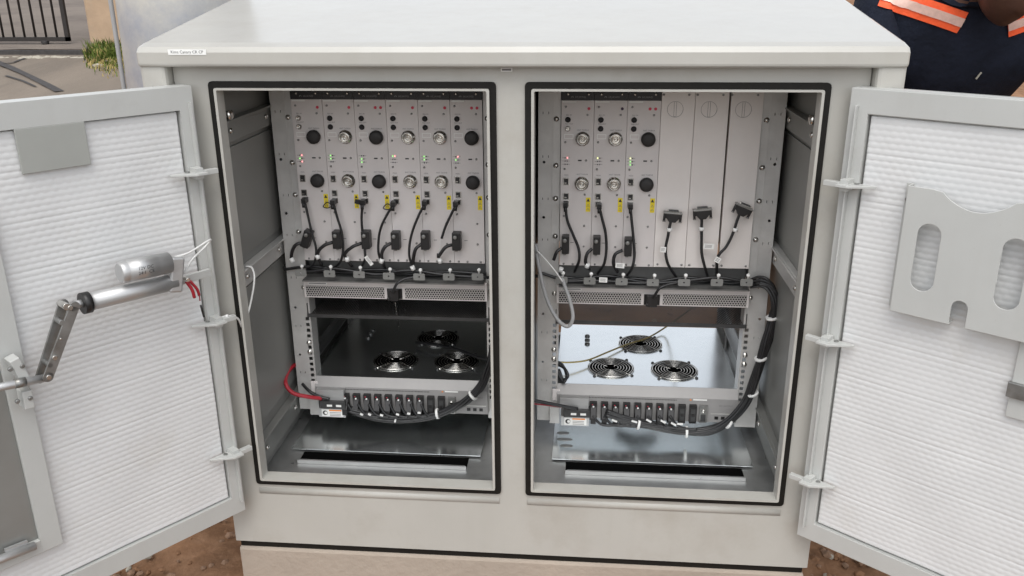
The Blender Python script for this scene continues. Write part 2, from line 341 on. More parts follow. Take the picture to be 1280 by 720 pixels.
# pebbles and clods in the soil: uncountable
mb = MB()
bm = bmesh.new(); bmesh.ops.create_icosphere(bm, subdivisions=1, radius=1); IV = [q.co.copy() for q in bm.verts]; IF = [tuple(a.index for a in f.verts) for f in bm.faces]; bm.free()
for i in range(4200):
    sd_ = random.choice((-1, 1)); x = sd_*random.uniform(.66, 1.7); y = random.uniform(-.75, .9)
    if random.random() < .12: x = random.uniform(-.6, .9); y = random.uniform(1.1, 2.6)
    r = random.choice((.003, .004, .005, .007, .010, .012)) * random.uniform(.7, 1.4)
    if random.random() < .03: r *= 2.2
    a, b, c = random.uniform(.7, 1.3), random.uniform(.7, 1.3), random.uniform(.5, .9); z = gh(x, y)+.008
    mb.add([(x+q.x*r*a, y+q.y*r*b, z+q.z*r*c) for q in IV], IF, random.choice(('pebble', 'pebble', soil, 'stone') if random.random() < .4 else ('pebble', soil)))
single('gravel', mb, 'reddish pebbles and clods strewn over the soil round the plinth', 'gravel', kind='stuff')

# ================================================================ BACKGROUND LEFT: gate, pillar, grass, pole
gy = G(78, 62).y; gz = gh(0, gy)+.09
gx = G(78, 66).x
gate = thing('iron_gate', (gx-1.1, gy, gh(0, gy)), 'black iron bar gate standing over the road at the upper left', 'gate')
mb = MB(); mb.box(gx-.045, gx, gy-.02, gy+.02, gz, gz+1.6, 'iron'); mb.box(gx-2.4, gx, gy-.02, gy+.02, gz, gz+.045, 'iron'); mb.box(gx-2.4, gx, gy-.02, gy+.02, gz+1.555, gz+1.6, 'iron'); mb.box(gx-2.4, gx-2.36, gy-.02, gy+.02, gz, gz+1.6, 'iron')
part('gate_frame', mb, gate)
for i in range(18):
    mb = MB(); mb.cyl((gx-.02-.126*(i+1), gy, gz+.04), (gx-.02-.126*(i+1), gy, gz+1.56), .0125, 'iron', 8); part('gate_bar', mb, gate)
mb = MB(); p = G(46, 66); mb.cyl((p.x, gy, gz+.01), (p.x, gy, gz-.075), .05, 'iron', 8, r2=.02); part('drop_bolt', mb, gate)
pl = G(113, 60); mb = MB(); w_ = .62
prof = []
zb = gh(0, pl.y)-.05
mb.box(pl.x, pl.x+w_, pl.y, pl.y+.45, zb, zb+2.3, 'pillar'); mb.box(pl.x-.04, pl.x+w_+.04, pl.y-.04, pl.y+.49, zb+2.3, zb+2.4, 'pillar')
o = single('gate_pillar', mb, 'orange plastered gate pillar beside the grey pole', 'pillar', bevel=.03)
# grass tuft at its foot
mb = MB()
for i in range(2600):
    px = random.gauss(140, 17); py = random.gauss(73, 9)
    if py < 62 or px < 105+max(0, (py-84)): continue
    p = G(px, py)+Vector((0, 0, .02)); h = random.uniform(.03, .11)*(1.2 if py < 78 else .55); a = random.uniform(0, 2*PI); l = random.uniform(.2, .8)*h
    d = Vector((math.cos(a), math.sin(a), 0)); s_ = d.cross(Z)*.006
    dry = random.random() < (.12 if py < 80 else .55)
    mb.add([p-s_, p+s_, p+d*l*.4+Z*h*.7+s_*.6, p+d*l*.4+Z*h*.7-s_*.6, p+d*l+Z*h], [(0, 1, 2, 3), (3, 2, 4)], 'straw' if dry else 'grass')
single('grass', mb, 'green and straw coloured tuft of grass at the foot of the pillar', 'grass', kind='stuff')
for px, py, r in ((123, 86, .05), (137, 80, .04)):
    p = G(px, py); mb = MB(); mb.add([(p.x+q.x*r*1.2, p.y+q.y*r*.8, p.z+.03+q.z*r*.5) for q in IV], IF, 'stone')
    single('kerb_stone', mb, 'pale stone lying in the %s of the grass tuft' % ('near edge' if py > 83 else 'middle'), 'stone')
# galvanised pole
polem = mat('weathered_pole', (.37, .385, .42), .5, metal=.25, noise=.07, nscale=5, bump=.12, bscale=30, dirt=((.60, .58, .51), 2.4, .42, .66), spec=.4)
pc = Vector((-1.10, 1.0, 0)); pr_ = .19
pole = thing('mast_pole', (pc.x, pc.y, gh(0, pc.y)), 'thick weathered grey pole right behind the left corner of the cabinet', 'pole')
mb = MB(); mb.lathe((pc.x, pc.y, -.2), Z, [(0, pr_+.02), (1.5, pr_), (4.5, pr_-.03)], polem, 64); part('shaft', mb, pole)
mb = MB(); ang = math.radians(205)
e = Vector((math.cos(ang), math.sin(ang), 0)); mb.tube([(pc.x+e.x*(pr_+.014), pc.y+e.y*(pr_+.014), z) for z in (-.15, 1, 2, 4.2)], .007, 'grey_wire', 8); part('conduit', mb, pole)

# ================================================================ CABINET
cab = thing('equipment_cabinet', (0, .4, 0), 'pale grey outdoor equipment cabinet with both doors swung open on its concrete plinth', 'cabinet')
OX0, OX1, OZ0, OZ1 = .028, .603, .168, 1.089          # outer edge of each opening
FY = .0                                               # front frame plane
def frame_poly(x0, x1, z0, z1): return [(x0, z0), (x1, z0), (x1, z1), (x0, z1)]
# front frame with two openings
mb = MB()
mb.holed(frame_poly(-.673, .673, .004, 1.128), [rrect(OX1-OX0, OZ1-OZ0, .008, 3, s_*(OX0+OX1)/2, (OZ0+OZ1)/2) for s_ in (-1, 1)], (0, FY, 0), X, Z, (0, .016, 0), 'paint')
for s_ in (-1, 1):                                    # pressed bead running round each opening
    a, b = sorted((s_*OX0, s_*OX1)); a += -.008*0; c1, c2 = OZ0-.020, OZ1+.0
    mb.cyl((a+.004, FY+.009, c1), (b-.004, FY+.009, c1), .0125, 'paint', 24)
part('front_frame', mb, cab, bevel=.0)
# body: side, rear, base plates (steel box)
D2 = .92
mb = MB()
for s_ in (-1, 1):
    mb.box(s_*.673, s_*.640, FY+.0162, D2, .004, 1.11, 'paint')
mb.box(-.6395, .6395, D2-.02, D2, .004, .19, 'paint')
mb.box(-.6395, -.0, D2-.02, D2, .19, 1.11, 'paint')                  # left bay closed at the back, right bay open
mb.box(-.6395, .6395, D2-.02, D2, 1.06, 1.11, 'paint')
part('shell', mb, cab)
# outer sunshield side panels standing proud of the body
for s_ in (-1, 1):
    mb = MB(); mb.box(s_*.728, s_*.675, -.028, D2-.02, .20, 1.1275, 'paint'); part('side_panel', mb, cab, bevel=.008)
# roof: lip in front, sloping up to a ridge and down behind
mb = MB(); hw = .728
A = [(-.034, 1.118), (-.034, 1.146), (-.026, 1.156), (.0, 1.1625), (.46, 1.236), (.96, 1.165), (.96, 1.118)]
mb.prism(A, (-hw, 0, 0), Y_, Z, (2*hw, 0, 0), 'roof')
roof = part('roof', mb, cab); bev(roof, .007, 3)
mb = MB(); a = Yp(209, 61.5, -.036); b = Yp(257.5, 69, -.036)
mb.box(a.x, b.x, -.0348, -.0342, b.z+.0005, a.z-.0005, 'label'); mb.text('Kims Canary CR CP', .0079, ((a.x+b.x)/2, -.0350, (a.z+b.z)/2), X, Z, 'ink')
part('name_sticker', mb, roof, 'narrow white sticker with one line of small black print at the left end of the lid')
mb = MB(); a = Yp(626, 81, -.004); mb.box(a.x, a.x+.022, -.0046, -.001, 1.1085, 1.115, 'label'); mb.box(a.x+.002, a.x+.020, -.0049, -.0046, 1.110, 1.1135, 'ink_grey'); part('small_label', mb, cab)
# gaskets and return lips
for s_ in (-1, 1):
    cx = s_*(OX0+OX1)/2; cz = (OZ0+OZ1)/2; wv, hv = OX1-OX0, OZ1-OZ0
    mb = MB(); mb.holed(rrect(wv, hv, .008, 3, cx, cz), [rrect(wv-.025, hv-.025, .004, 3, cx, cz)], (0, -.006, 0), X, Z, (0, .020, 0), 'gasket')
    part('door_gasket', mb, cab, bevel=.002)
    mb = MB(); mb.holed(rrect(wv-.0254, hv-.0254, .004, 3, cx, cz), [rrect(wv-.036, hv-.034, .003, 3, cx, cz)], (0, -.011, 0), X, Z, (0, .035, 0), 'paint')
    part('opening_lip', mb, cab)
# bay linings
for s_, nm in ((-1, 'left'), (1, 'right')):
    xi, xo = s_*.0315, s_*.607
    mb = MB()
    mb.box(xi, s_*.001, .0165, D2-.03, .165, 1.10, 'inner')              # central divider
    mb.box(xo, s_*.6395, .0165, D2-.022, .165, 1.10, 'inner')            # side lining
    mb.box(xi, xo, .0165, D2-.022, 1.092, 1.105, 'inner')                 # ceiling
    if s_ < 0: mb.box(xi, xo, D2-.035, D2-.022, .165, 1.09, 'inner')
    part('inner_lining', mb, cab)
    mb = MB(); mb.box(s_*.032, s_*.6065, .0168, D2-.024, .150, .166, 'galv'); part('bay_floor', mb, cab)
    # side rails on the outer wall
    for z0, z1, m_ in ((.958, 1.005, 'inner'), (.640, .682, 'rack'), (.200, .262, 'inner')):
        mb = MB(); mb.box(s_*.6068, s_*.594, .030, .80, z0, z1, m_); mb.box(s_*.594, s_*.586, .030, .80, z1-.004, z1, m_)
        for yy in (.055, .26, .5): mb.lathe((s_*.594, yy, (z0+z1)/2), (-s_, 0, 0), [(0, .006), (.004, .006), (.006, .003)], 'chrome', 10)
        part('side_rail', mb, cab, bevel=.001)
    mb = MB(); mb.box(s_*.6068, s_*.603, .06, .5, .29, .63, 'inner'); mb.box(s_*.6068, s_*.603, .06, .5, .70, .945, 'inner'); part('wall_panel', mb, cab, bevel=.001)
    mb = MB(); p = Yp(294 if s_ < 0 else 1008, 143 if s_ < 0 else 149, .05)
    mb.lathe((s_*.6, .045, p.z), (-s_, -.2, 0), [(0, .008), (.012, .008), (.014, .010), (.019, .010), (.021, .005)], 'chrome', 14)
    if s_ > 0: mb.tube([(.597, .045, p.z), (.594, .035, p.z+.03), (.597, .04, p.z+.06)], .0018, 'white', 6)
    part('door_switch', mb, cab)
# hinge knuckles on the frame
for s_, zs_ in ():
    for z in zs_:
        mb = MB(); mb.cyl((s_*.630, .0035, z-.034), (s_*.630, .0035, z+.034), .0060, 'paint', 12); part('hinge', mb, cab)
# plinth and gap
mb = MB(); mb.box(-.664, .664, .005, D2-.02, -.013, .0035, 'gasket'); part('base_seal', mb, cab)
mb = MB(); mb.box(-.668, .668, -.002, 1.02, G0-.45, -.0135, 'concrete'); single('plinth', mb, 'pale concrete plinth carrying the grey cabinet', 'plinth', bevel=.006)

# ---------------------------------------------------------------- doors
def insulation(u0, u1, z0, z1, mb, n0, thick):
    nu = int((u1-u0)/.0028); nz = int((z1-z0)/.0019); us = np.linspace(u0, u1, nu); zs = np.linspace(z0, z1, nz)
    U, Zz = np.meshgrid(us, zs); p = .0112
    row = np.floor((Zz-z0)/p); ph = (Zz-z0)/p-row; rrnd = rng.random(200)[row.astype(int) % 200]
    a = np.abs(np.sin(PI*ph))**.42; q = .0170
    b = np.abs(np.sin(PI*(U/q+.5*(row % 2)+.10*rrnd+.03*np.sin(U*23+Zz*9))))**.5
    seam = (row % 8 == 0)*(ph < .12)
    H = (.00110+.0002*np.sin(U*19+Zz*7)*np.sin(Zz*23-U*5))*a*(.42+.58*b)+.0006*np.sin(U*11+Zz*7)*np.sin(Zz*13-U*3)+.0005*np.sin(U*31+Zz*17) - .0002*seam
    edge = np.minimum(np.minimum(U-u0, u1-U), np.minimum(Zz-z0, z1-Zz)); H = np.where(edge < .0015, -thick, H)
    vs = np.stack([U, n0+H, Zz], -1).reshape(-1, 3)
    fs = [(j*nu+i, j*nu+i+1, (j+1)*nu+i+1, (j+1)*nu+i) for j in range(nz-1) for i in range(nu-1)]
    mb.add(vs.tolist(), fs, 'foam', True)
def door(side, hx, ang, DW=.645):
    a = math.radians(ang); u = Vector((side*math.cos(a), -math.sin(a), 0)); n = Vector((-side*math.sin(a), -math.cos(a), 0))
    H = Vector((hx, -.03, 0)); mt = Matrix.Translation(H) @ Matrix((u, n, Z)).transposed().to_4x4()
    def at(px, py, nn): # picture point onto the plane at height nn above the door's inner face
        P = onplane(px, py, n, H.dot(n)+nn); q = P-H; return Vector((q.dot(u), nn, P.z))
    return mt, at
ZD0, ZD1 = .114, 1.083
def build_door(side, hx, ang, fz0, fz1, fu0, DW=.645):
    mt, at = door(side, hx, ang); mb = MB(mt)
    RT = .030   # rim depth above the tray floor
    mb.box(0, DW, -.045, -.040, ZD0, ZD1, 'door_paint')                     # outer skin
    for (a0, a1, b0, b1) in ((0, .004, ZD0, ZD1), (DW-.004, DW, ZD0, ZD1), (.004, DW-.004, ZD0, ZD0+.004), (.004, DW-.004, ZD1-.004, ZD1)): mb.box(a0, a1, -.040, -.002, b0, b1, 'door_paint')
    # inner rim face: frame plate with opening, returned edge
    mb.holed([(0, ZD0), (DW, ZD0), (DW, ZD1), (0, ZD1)], [[(fu0, fz0), (DW-.03, fz0), (DW-.03, fz1), (fu0, fz1)]], (0, -.002, 0), X, Z, (0, .002, 0), 'door_paint')
    for (a0, a1, b0, b1) in ((fu0-.003, fu0, fz0, fz1), (DW-.03, DW-.027, fz0, fz1), (fu0, DW-.03, fz0-.003, fz0), (fu0, DW-.03, fz1, fz1+.003)): mb.box(a0, a1, -.020, -.0021, b0, b1, 'door_paint')
    mb.box(fu0-.0205, fu0-.0175, 0.0001, .012, ZD0+.03, ZD1-.03, 'door_paint')
    d = part('door', mb, cab, '%s door with %s' % (('left', 'the lock motor and rod on its inner side') if side < 0 else ('right', 'the slotted document holder on its inner side'))); bev(d, .0018)
    mb = MB(mt); insulation(fu0+.002, DW-.032, fz0+.002, fz1-.002, mb, -.008, .01); part('insulation', mb, d)
    return mt, at, d
LM, LA, LD = build_door(-1, -.626, 53, .157, 1.038, .029)
RM, RA, RD = build_door(1, .632, 39, .157, 1.038, .035)

def hinge_bracket(side, mt, at, d, pts):
    for px, py in pts:
        z = at(px, py, .0).z; mb = MB(mt)
        mb.box(-.022, .010, .014, .026, z-.005, z+.005, 'door_paint')
        mb.prism([(.006, 0), (.070, 0), (.070, .004), (.028, .036), (.006, .036)], (0, .001, z-.0025), X, Y_, (0, 0, .005), 'door_paint')
        mb.box(.010, .026, .001, .026, z-.011, z+.011, 'door_paint'); mb.cyl((.036, .010, z+.003), (.036, .010, z+.0045), .005, 'steel', 10)
        part('hinge_bracket', mb, d, bevel=.001)
hinge_bracket(-1, LM, LA, LD, ((236, 216), (258, 402), (285, 565)))
hinge_bracket(1, RM, RA, RD, ((1067, 230), (1042, 425), (1016, 598)))

# left door fittings
def P(px, py, nn=.0): return LA(px, py, nn)
mb = MB(LM); q = [P(12, 160, -.003), P(104, 150, -.003), P(116, 202, -.003), P(24, 218, -.003)]
x0, x1 = q[1].x, q[0].x+.01; z0, z1 = P(110, 205, -.003).z, P(110, 152, -.003).z
mb.box(x0, P(22, 190, -.003).x, -.0045, .0005, z0-.001, 1.0378, 'patch'); part('reinforcing_plate', mb, LD, 'flat grey plate near the top of the left door', bevel=.001)
n1, n2 = .048, .05
ca, cb = P(105, 379, n1), P(219, 352, n1)
mb = MB(LM); mb.cyl(ca, cb, .0165, 'alu', 28); mb.cyl(ca-(cb-ca).normalized()*.004, ca+(cb-ca).normalized()*.010, .0200, 'black', 28)
act = part('actuator_tube', mb, LD)
mb = MB(LM); k = P(72, 385, n1+.006); mb.cyl(P(92, 381, n1), ca, .0075, 'alu', 16); part('actuator_piston', mb, LD)
ma, mb_ = P(150, 341, n1+.004), P(211, 328, n1+.004); dv = (mb_-ma).normalized()
mb = MB(LM); mb.lathe(ma, dv, [(-.002, .017), (0, .0195), (.006, .0208), ((mb_-ma).length, .0208)], 'alu', 28); mb.cyl(ma+dv*.012, ma+dv*(.012+.6*(mb_-ma).length), .0211, 'alu', 28)
up_ = Vector((-dv.z, 0, dv.x)); up_ = up_ if up_.z > 0 else -up_
lx = -dv   # reading direction runs right in the picture
cc = ma+dv*(.010+.32*(mb_-ma).length)+Vector((0, .0215, 0))
mb.text('12V DC', .009, cc+up_*.006, dv, up_, 'ink'); mb.text('24:1  CE', .009, cc-up_*.003, dv, up_, 'ink')
part('actuator_motor', mb, LD)
mb = MB(LM); ga, gb = P(219, 320, n1), P(216, 364, n1)
mb.obox(ga, gb, .027, .030, 'alu', up=(0, 1, 0)); gbx = part('gearbox', mb, LD, bevel=.004)
mb = MB(LM); mb.obox(P(222, 352, .03), P(262, 340, .022), .016, .008, 'door_paint', up=(0, 1, 0)); c = P(231, 348, n1); mb.cyl(c+Vector((0, -.03, 0)), c+Vector((0, .014, 0)), .0045, 'chrome', 12); part('mounting_bracket', mb, LD, bevel=.001)
# link arm: two strips
mb = MB(LM)
for a_, b_, nn in (((79, 380), (50, 473), n1-.012), ((93, 383), (60, 471), n1+.012)):
    A_, B_ = P(*a_, nn), P(*b_, nn); mb.obox(A_, B_, .018, .004, 'steel', up=(0, 1, 0)); mb.cyl(A_+Vector((0, -.002, 0)), A_+Vector((0, .002, 0)), .0095, 'steel', 18); mb.cyl(B_+Vector((0, -.002, 0)), B_+Vector((0, .002, 0)), .0095, 'steel', 18)
A_, B_ = P(87, 384, n1+.012), P(60, 471, n1+.012)
for t in (0, .45, .72, 1): c = A_.lerp(B_, t); mb.cyl(c, c+Vector((0, .005, 0)), .0045 if t != .45 else .002, 'chrome', 12)
A_, B_ = P(79, 381, n1), P(54, 472, n1)
mb.cyl(A_+Vector((0, -.014, 0)), A_+Vector((0, .016, 0)), .0065, 'chrome', 14)
for t in (.22, .80): c = A_.lerp(B_, t); mb.cyl(c+Vector((0, -.012, 0)), c+Vector((0, .014, 0)), .005, 'steel', 10)
part('link_arm', mb, LD, bevel=.0006)
mb = MB(LM); mb.cyl(P(58, 472, n1), P(-40, 492, n1), .0075, 'alu', 20); mb.cyl(P(32, 477, n1), P(18, 480, n1), .0085, 'steel', 20); part('lock_rod', mb, LD)
mb = MB(LM)
for (p1_, p2_) in (((14, 447), (30, 475)), ((30, 486), (34, 508))):
    mb.obox(P(*p1_, .028), P(*p2_, .028), .017, .030, 'door_paint', up=(0, 1, 0))
for px, py in ((12, 461), (27, 457), (21, 501), (37, 497)): c = P(px, py, .040); mb.cyl(c, c+Vector((0, .006, 0)), .0045, 'steel', 8)
part('rod_guide', mb, LD, bevel=.002)
# lock channel strip along the free edge, with the window well inside
uf = P(62, 600, .004).x; uw = P(33, 600, .004).x; zb_ = P(60, 687, .004).z
mb = MB(LM); mb.box(uf, uw, -.004, .006, zb_, .92, 'door_paint'); mb.box(uw, .62, -.004, .006, zb_, zb_+.028, 'door_paint')
mb.box(uw, .618, -.006, -.003, zb_+.028, .92, 'inner'); part('lock_channel', mb, LD, bevel=.001)
mb = MB(LM); mb.cyl(P(44, 682, .012), P(-70, 727, .012), .0085, 'alu', 16); mb.obox(P(6, 688, .006), P(34, 677, .006), .006, .006, 'alu'); part('lower_lock_bar', mb, LD)
# wires of the motor
mb = MB(LM)
mb.tube([P(216, 322, .05), P(236, 316, .055), P(262, 300, .05), P(258, 307, .04), P(240, 325, .045), P(230, 342, .05)], .0022, 'pale_wire', 8)
part('motor_wire', mb, LD)
mb = MB(LM)
mb.tube([P(233, 352, .05), P(240, 362, .052), P(243, 372, .05)], .0035, 'red_wire', 8); mb.tube([P(237, 351, .046), P(246, 361, .048), P(249, 369, .046)], .003, 'red_wire', 8)
mb.tube([P(249, 368, .046), P(250, 376, .045)], .0012, 'red_wire', 6); mb.tube([P(251, 382, .045), P(255, 396, .035)], .0022, 'black', 8)
part('wire_connector', mb, LD, 'small crimson crimp terminals hanging below the motor')

# right door fittings: document holder, plate
def Q(px, py, nn=.0): return RA(px, py, nn)
mb = MB(RM); nn = .022
a, b, c_, d_ = Q(1137, 232, nn), Q(1114, 388, nn), Q(1278, 424, nn), Q(1196, 236, nn)
uL = (a.x+b.x)/2-.002; zT = a.z; zB = b.z; Wd = .235; uc = uL+Wd/2
top = [(uL, zB), (uL, zT)]
t0, t1 = uL+.060, uL+Wd-.060; n_ = 14
top += [(t0-.018, zT)] + [(t0+(t1-t0)*k/n_, zT-.003-.026*math.sin(PI*k/n_)**.8) for k in range(n_+1)] + [(t1+.018, zT)]
top += [(uL+Wd, zT), (uL+Wd, zB)]
nw = .0135; nh = .048
top += [(uc+nw, zB)] + [(uc+nw*math.cos(PI*k/8), zB+nh-nw+nw*math.sin(PI*k/8)) for k in range(9)] + [(uc-nw, zB)]
sl1 = rrect(.040, .125, .0199, 7, uL+.048, (zB+zT)/2-.006); sl2 = rrect(.040, .125, .0199, 7, uL+Wd-.048, (zB+zT)/2-.006)
mb.holed(top, [sl1, sl2], (0, nn, 0), X, Z, (0, .002, 0), 'door_paint')
mb.box(uL-.001, uL+.001, -.004, nn-.0001, zB, zT, 'door_paint'); mb.box(uL-.012, uL-.001, -.004, -.002, zB, zT, 'door_paint')
mb.box(uL+Wd-.001, uL+Wd+.001, -.004, nn-.0001, zB, zT, 'door_paint')
mb.box(uL, uc-nw, -.004, nn-.0001, zB-.001, zB+.001, 'door_paint'); mb.box(uc+nw, uL+Wd, -.004, nn-.0001, zB-.001, zB+.001, 'door_paint')
mb.cyl((uL-.007, -.002, zT-.03), (uL-.007, .001, zT-.03), .004, 'steel', 10)
part('document_holder', mb, RD, bevel=.0008)
e1, e2 = Q(1262, 500, .0), Q(1275, 440, .0)
mb = MB(RM); mb.box(e1.x-.002, .612, -.004, .002, Q(1262, 521, 0).z, Q(1272, 418, 0).z, 'door_paint'); mb.box(e1.x-.006, e1.x+.03, .002, .010, Q(1262, 494, 0).z, Q(1262, 475, 0).z, 'steel'); part('lock_plate', mb, RD, bevel=.001)

# ================================================================ RACKS
RY = .28; MW = .0745; MZ0, MZ1 = .629, 1.019
racks = []
for s_ in (-1, 1):
    cx = s_*.3135; nm = 'left' if s_ < 0 else 'right'
    rk = thing('rack_frame', (cx, RY, .2), 'bare metal mounting rack holding the modules in the %s bay' % nm, 'rack', 'metal racks in the cabinet bays')
    for e_ in (-1, 1):
        xi = cx+e_*.2245; xo = cx+e_*.2755; xm = cx+e_*.242
        mb = MB(); z0 = .206 if not (s_ < 0 and e_ < 0) else .214
        hs = [[(cx+e_*.262+.0035*math.cos(t*PI/5), z+.0035*math.sin(t*PI/5)) for t in range(10)] for z in (.877, .745, .5, .37)]
        sl = [[(cx+e_*(.252+dx)-.0008, z-.003), (cx+e_*(.252+dx)+.0008, z-.003), (cx+e_*(.252+dx)+.0008, z+.003), (cx+e_*(.252+dx)-.0008, z+.003)] for z in (.99, .89, .79, .69, .58, .45, .32) for dx in (0, .013)]
        sq = [rrect(.0092, .0092, .0005, 1, cx+e_*.2335, .470-.0157*k) for k in range(14)]
        mb.holed(frame_poly(*sorted((xi, xo)), z0, 1.060), hs+sl+sq, (0, RY+.006, 0), X, Z, (0, .0025, 0), 'rack')
        mb.box(xo-.0025*e_, xo, RY+.0087, RY+.06, z0, 1.06, 'rack')           # outer return
        mb.box(xi, xi+.0025*e_, RY+.0087, RY+.05, z0, MZ0-.05, 'rack')
        mb.box(xm-.0012, xm+.0012, RY+.0045, RY+.0059, .62, 1.055, 'rack')
        for z in (.977, .87, .792, .70, .555, .405, .38): 
            mb.lathe((cx+e_*.2345, RY+.0055, z), (0, -1, 0), [(0, .0062), (.002, .0062), (.0022, .0045), (.005, .004), (.006, .001)], 'chrome', 12)
        part('rack_post', mb, rk)
    # side channel running back
    for e_ in (-1, 1):
        mb = MB(); mb.box(cx+e_*.262, cx+e_*.2645, RY+.061, .80, .325, .345, 'galv'); mb.box(cx+e_*.242, cx+e_*.262, RY+.061, .80, .325, .328, 'galv')
        mb.box(cx+e_*.2755, cx+e_*.2725, .77, .80, z0, 1.06, 'rack'); mb.box(cx+e_*.2755, cx+e_*.245, .80, .803, z0, 1.06, 'rack'); part('rack_rail', mb, rk)
    # cable tray between modules and fan panel
    mb = MB(); x0, x1 = cx-.2235, cx+.2235
    mb.box(x0, x1, RY+.030, RY+.033, .586, MZ0-.0005, 'tray'); mb.box(x0, x1, RY-.035, RY+.030, .5845, .5875, 'tray')
    tray = part('cable_tray', mb, rk)
    # clips
    xs_ = (376, 412, 449, 486, 524, 561, 597) if s_ < 0 else (702, 737, 777, 816, 855, 896, 933)
    ys_ = (340, 341, 342, 344, 345, 345, 345) if s_ < 0 else (349, 350, 351, 352, 352, 352, 352)
    for px, py in zip(xs_, ys_):
        p = Yp(px, py+1, RY-.045); mb = MB()
        mb.holed(rrect(.028, .017, .003, 2, p.x, p.z), [[(p.x+.0022*math.cos(t*PI/4), p.z+.0022*math.sin(t*PI/4)) for t in range(8)]], (0, RY-.0468, 0), X, Z, (0, .0018, 0), 'tag_grey')
        mb.box(p.x-.006, p.x+.006, RY-.0448, RY-.0372, p.z-.008, p.z-.006, 'tag_grey')
        cl = part('cable_clip', mb, rk)
        mb = MB(); mb.lathe((p.x+.003, RY-.043, p.z+.007), (.05, 0, 1), [(0, .0022), (.006, .0024), (.007, .0042), (.011, .0046), (.0135, .0025), (.014, .0005)], 'white', 10); part('tie_knob', mb, cl)
    mb = MB(); mb.box(cx-.285, cx+.285, RY+.305, RY+.308, .60, 1.085, 'dark'); mb.box(cx-.2235, cx-.2233, RY+.0015, RY+.30, .60, 1.05, 'dark'); mb.box(cx+.2235, cx+.2237, RY+.0015, RY+.30, .60, 1.05, 'dark'); part('light_block', mb, rk)  # unseen dark sheets added to stop light leaking in around the modules
    racks.append(rk)

# ================================================================ RADIO MODULES (local coordinates: x from the middle, y=0 face, z from the bottom)
def lx(x): return x-MW/2
def m_face():
    mb = MB(); h = MZ1-MZ0; g = .0004
    mb.box(-MW/2+g, MW/2-g, 0, .30, 0, h, 'face'); mb.box(-MW/2+g, MW/2-g, -.0015, .0, h+.0002, h+.0185, 'black')
    for x, z in ((.0105, .376), (.0595, .358), (.0105, .296), (.0585, .254), (.0095, .234), (.0575, .174), (.0095, .122), (.0575, .099), (.0575, .048), (.0105, .004), (.064, .004), (.032, .004)):
        mb.lathe((lx(x), 0, z), (0, -1, 0), [(0, .0026), (.0012, .0026), (.0022, .0012)], 'steel', 8)
    for t, x, z, sz in (('RX1 IN', .0175, .3575, .0042), ('RX2 OUT', .0185, .3375, .0042), ('ANT TX/RXA', .050, .3235, .0045), ('ANT TX/RXB', .0505, .2215, .0045), ('MON', .0135, .2195, .004)):
        mb.text(t, sz, (lx(x), -.0003, z), X, Z, 'ink_grey')
    for z, tt in ((.260, 'RUN'), (.2525, 'ALM'), (.245, 'ACT')):
        mb.box(lx(.0035), lx(.0215), -.00025, 0, z-.0003, z+.0003, 'ink_grey')
    mb.box(lx(.040), lx(.0485), -.0006, 0, .2525, .2555, 'black')
    mb.box(lx(.0255), lx(.0335), -.0004, 0, .0563, .0577, 'ink_grey')
    mb.box(lx(.0075), lx(.0285), -.0005, 0, .3035, .3145, 'label'); mb.box(lx(.009), lx(.027), -.0006, -.0005, .305, .313, 'face')
    mb.box(lx(.003), lx(.034), -.0006, 0, h-.0045, h-.0008, 'label')
    # logo strip
    for k in range(5):
        a = math.radians(20+35*k); mb.prism([(.0008*math.cos(a), .0008*math.sin(a)), (.0034*math.cos(a+.22), .0034*math.sin(a+.22)), (.0034*math.cos(a-.22), .0034*math.sin(a-.22))], (-.0125, -.0018, h+.0065), X, Z, (0, -.0001, 0), 'logo')
    mb.text('HUAWEI', .0062, (.006, -.0018, h+.0075), X, Z, 'logo')
    for x in (-.022, .024): mb.lathe((x, -.0015, h+.014), (0, -1, 0), [(0, .003), (.0015, .003), (.003, .0012)], 'chrome', 10)
    return mb
def m_cap():
    mb = MB(); mb.lathe((0, 0, 0), (0, -1, 0), [(0, .0150), (.002, .0165), (.009, .0162), (.012, .0145), (.0135, .010), (.014, .001)], 'cap', 28); return mb
def m_conn():
    mb = MB(); mb.lathe((0, 0, 0), (0, -1, 0), [(0, .0163), (.0025, .0163), (.003, .0135), (.013, .0130), (.0135, .0118), (.013, .0108), (.004, .0104), (.004, .0062), (.011, .0058), (.0115, .0045), (.006, .0040), (.006, .0014), (.010, .0012), (.0105, .0003)], 'chrome', 28)
    return mb
def m_port(m_):
    def f():
        mb = MB(); mb.lathe((0, 0, 0), (0, -1, 0), [(0, .0064), (.0015, .0064), (.002, .0052), (.006, .0050), (.0065, .0038), (.003, .0034), (.003, .0010), (.006, .0006)], m_, 16); return mb
    return f
def m_rj(h_):
    def f():
        mb = MB(); mb.box(-.0065, .0065, -.0035, 0, -h_/2, h_/2, 'chrome'); mb.box(-.0050, .0050, -.0038, -.0035, -h_/2+.0015, h_/2-.0015, 'black')
        mb.box(-.0042, .0010, -.0041, -.0038, -h_/2+.004, -h_/2+.006, 'chrome'); return mb
    return f
def m_yel():
    mb = MB(); mb.box(-.0053, .0053, -.0004, 0, -.017, .017, 'yellow')
    mb.prism([(-.004, -.003), (.004, -.003), (0, .0045)], (0, -.0005, .0105), X, Z, (0, -.0002, 0), 'ink')
    for z in (-.001, -.010):
        mb.prism([(-.0035, -.003), (.0035, -.003), (0, .003)], (0, -.0005, z), X, Z, (0, -.0002, 0), 'ink_grey'); mb.prism([(-.0022, -.0022), (.0022, -.0022), (0, .0016)], (0, -.0008, z), X, Z, (0, -.0001, 0), 'yellow')
    return mb
def m_dot(m_, r=.0034):
    def f(): mb = MB(); mb.cyl((0, 0, 0), (0, -.0008, 0), r, m_, 14); return mb
    return f
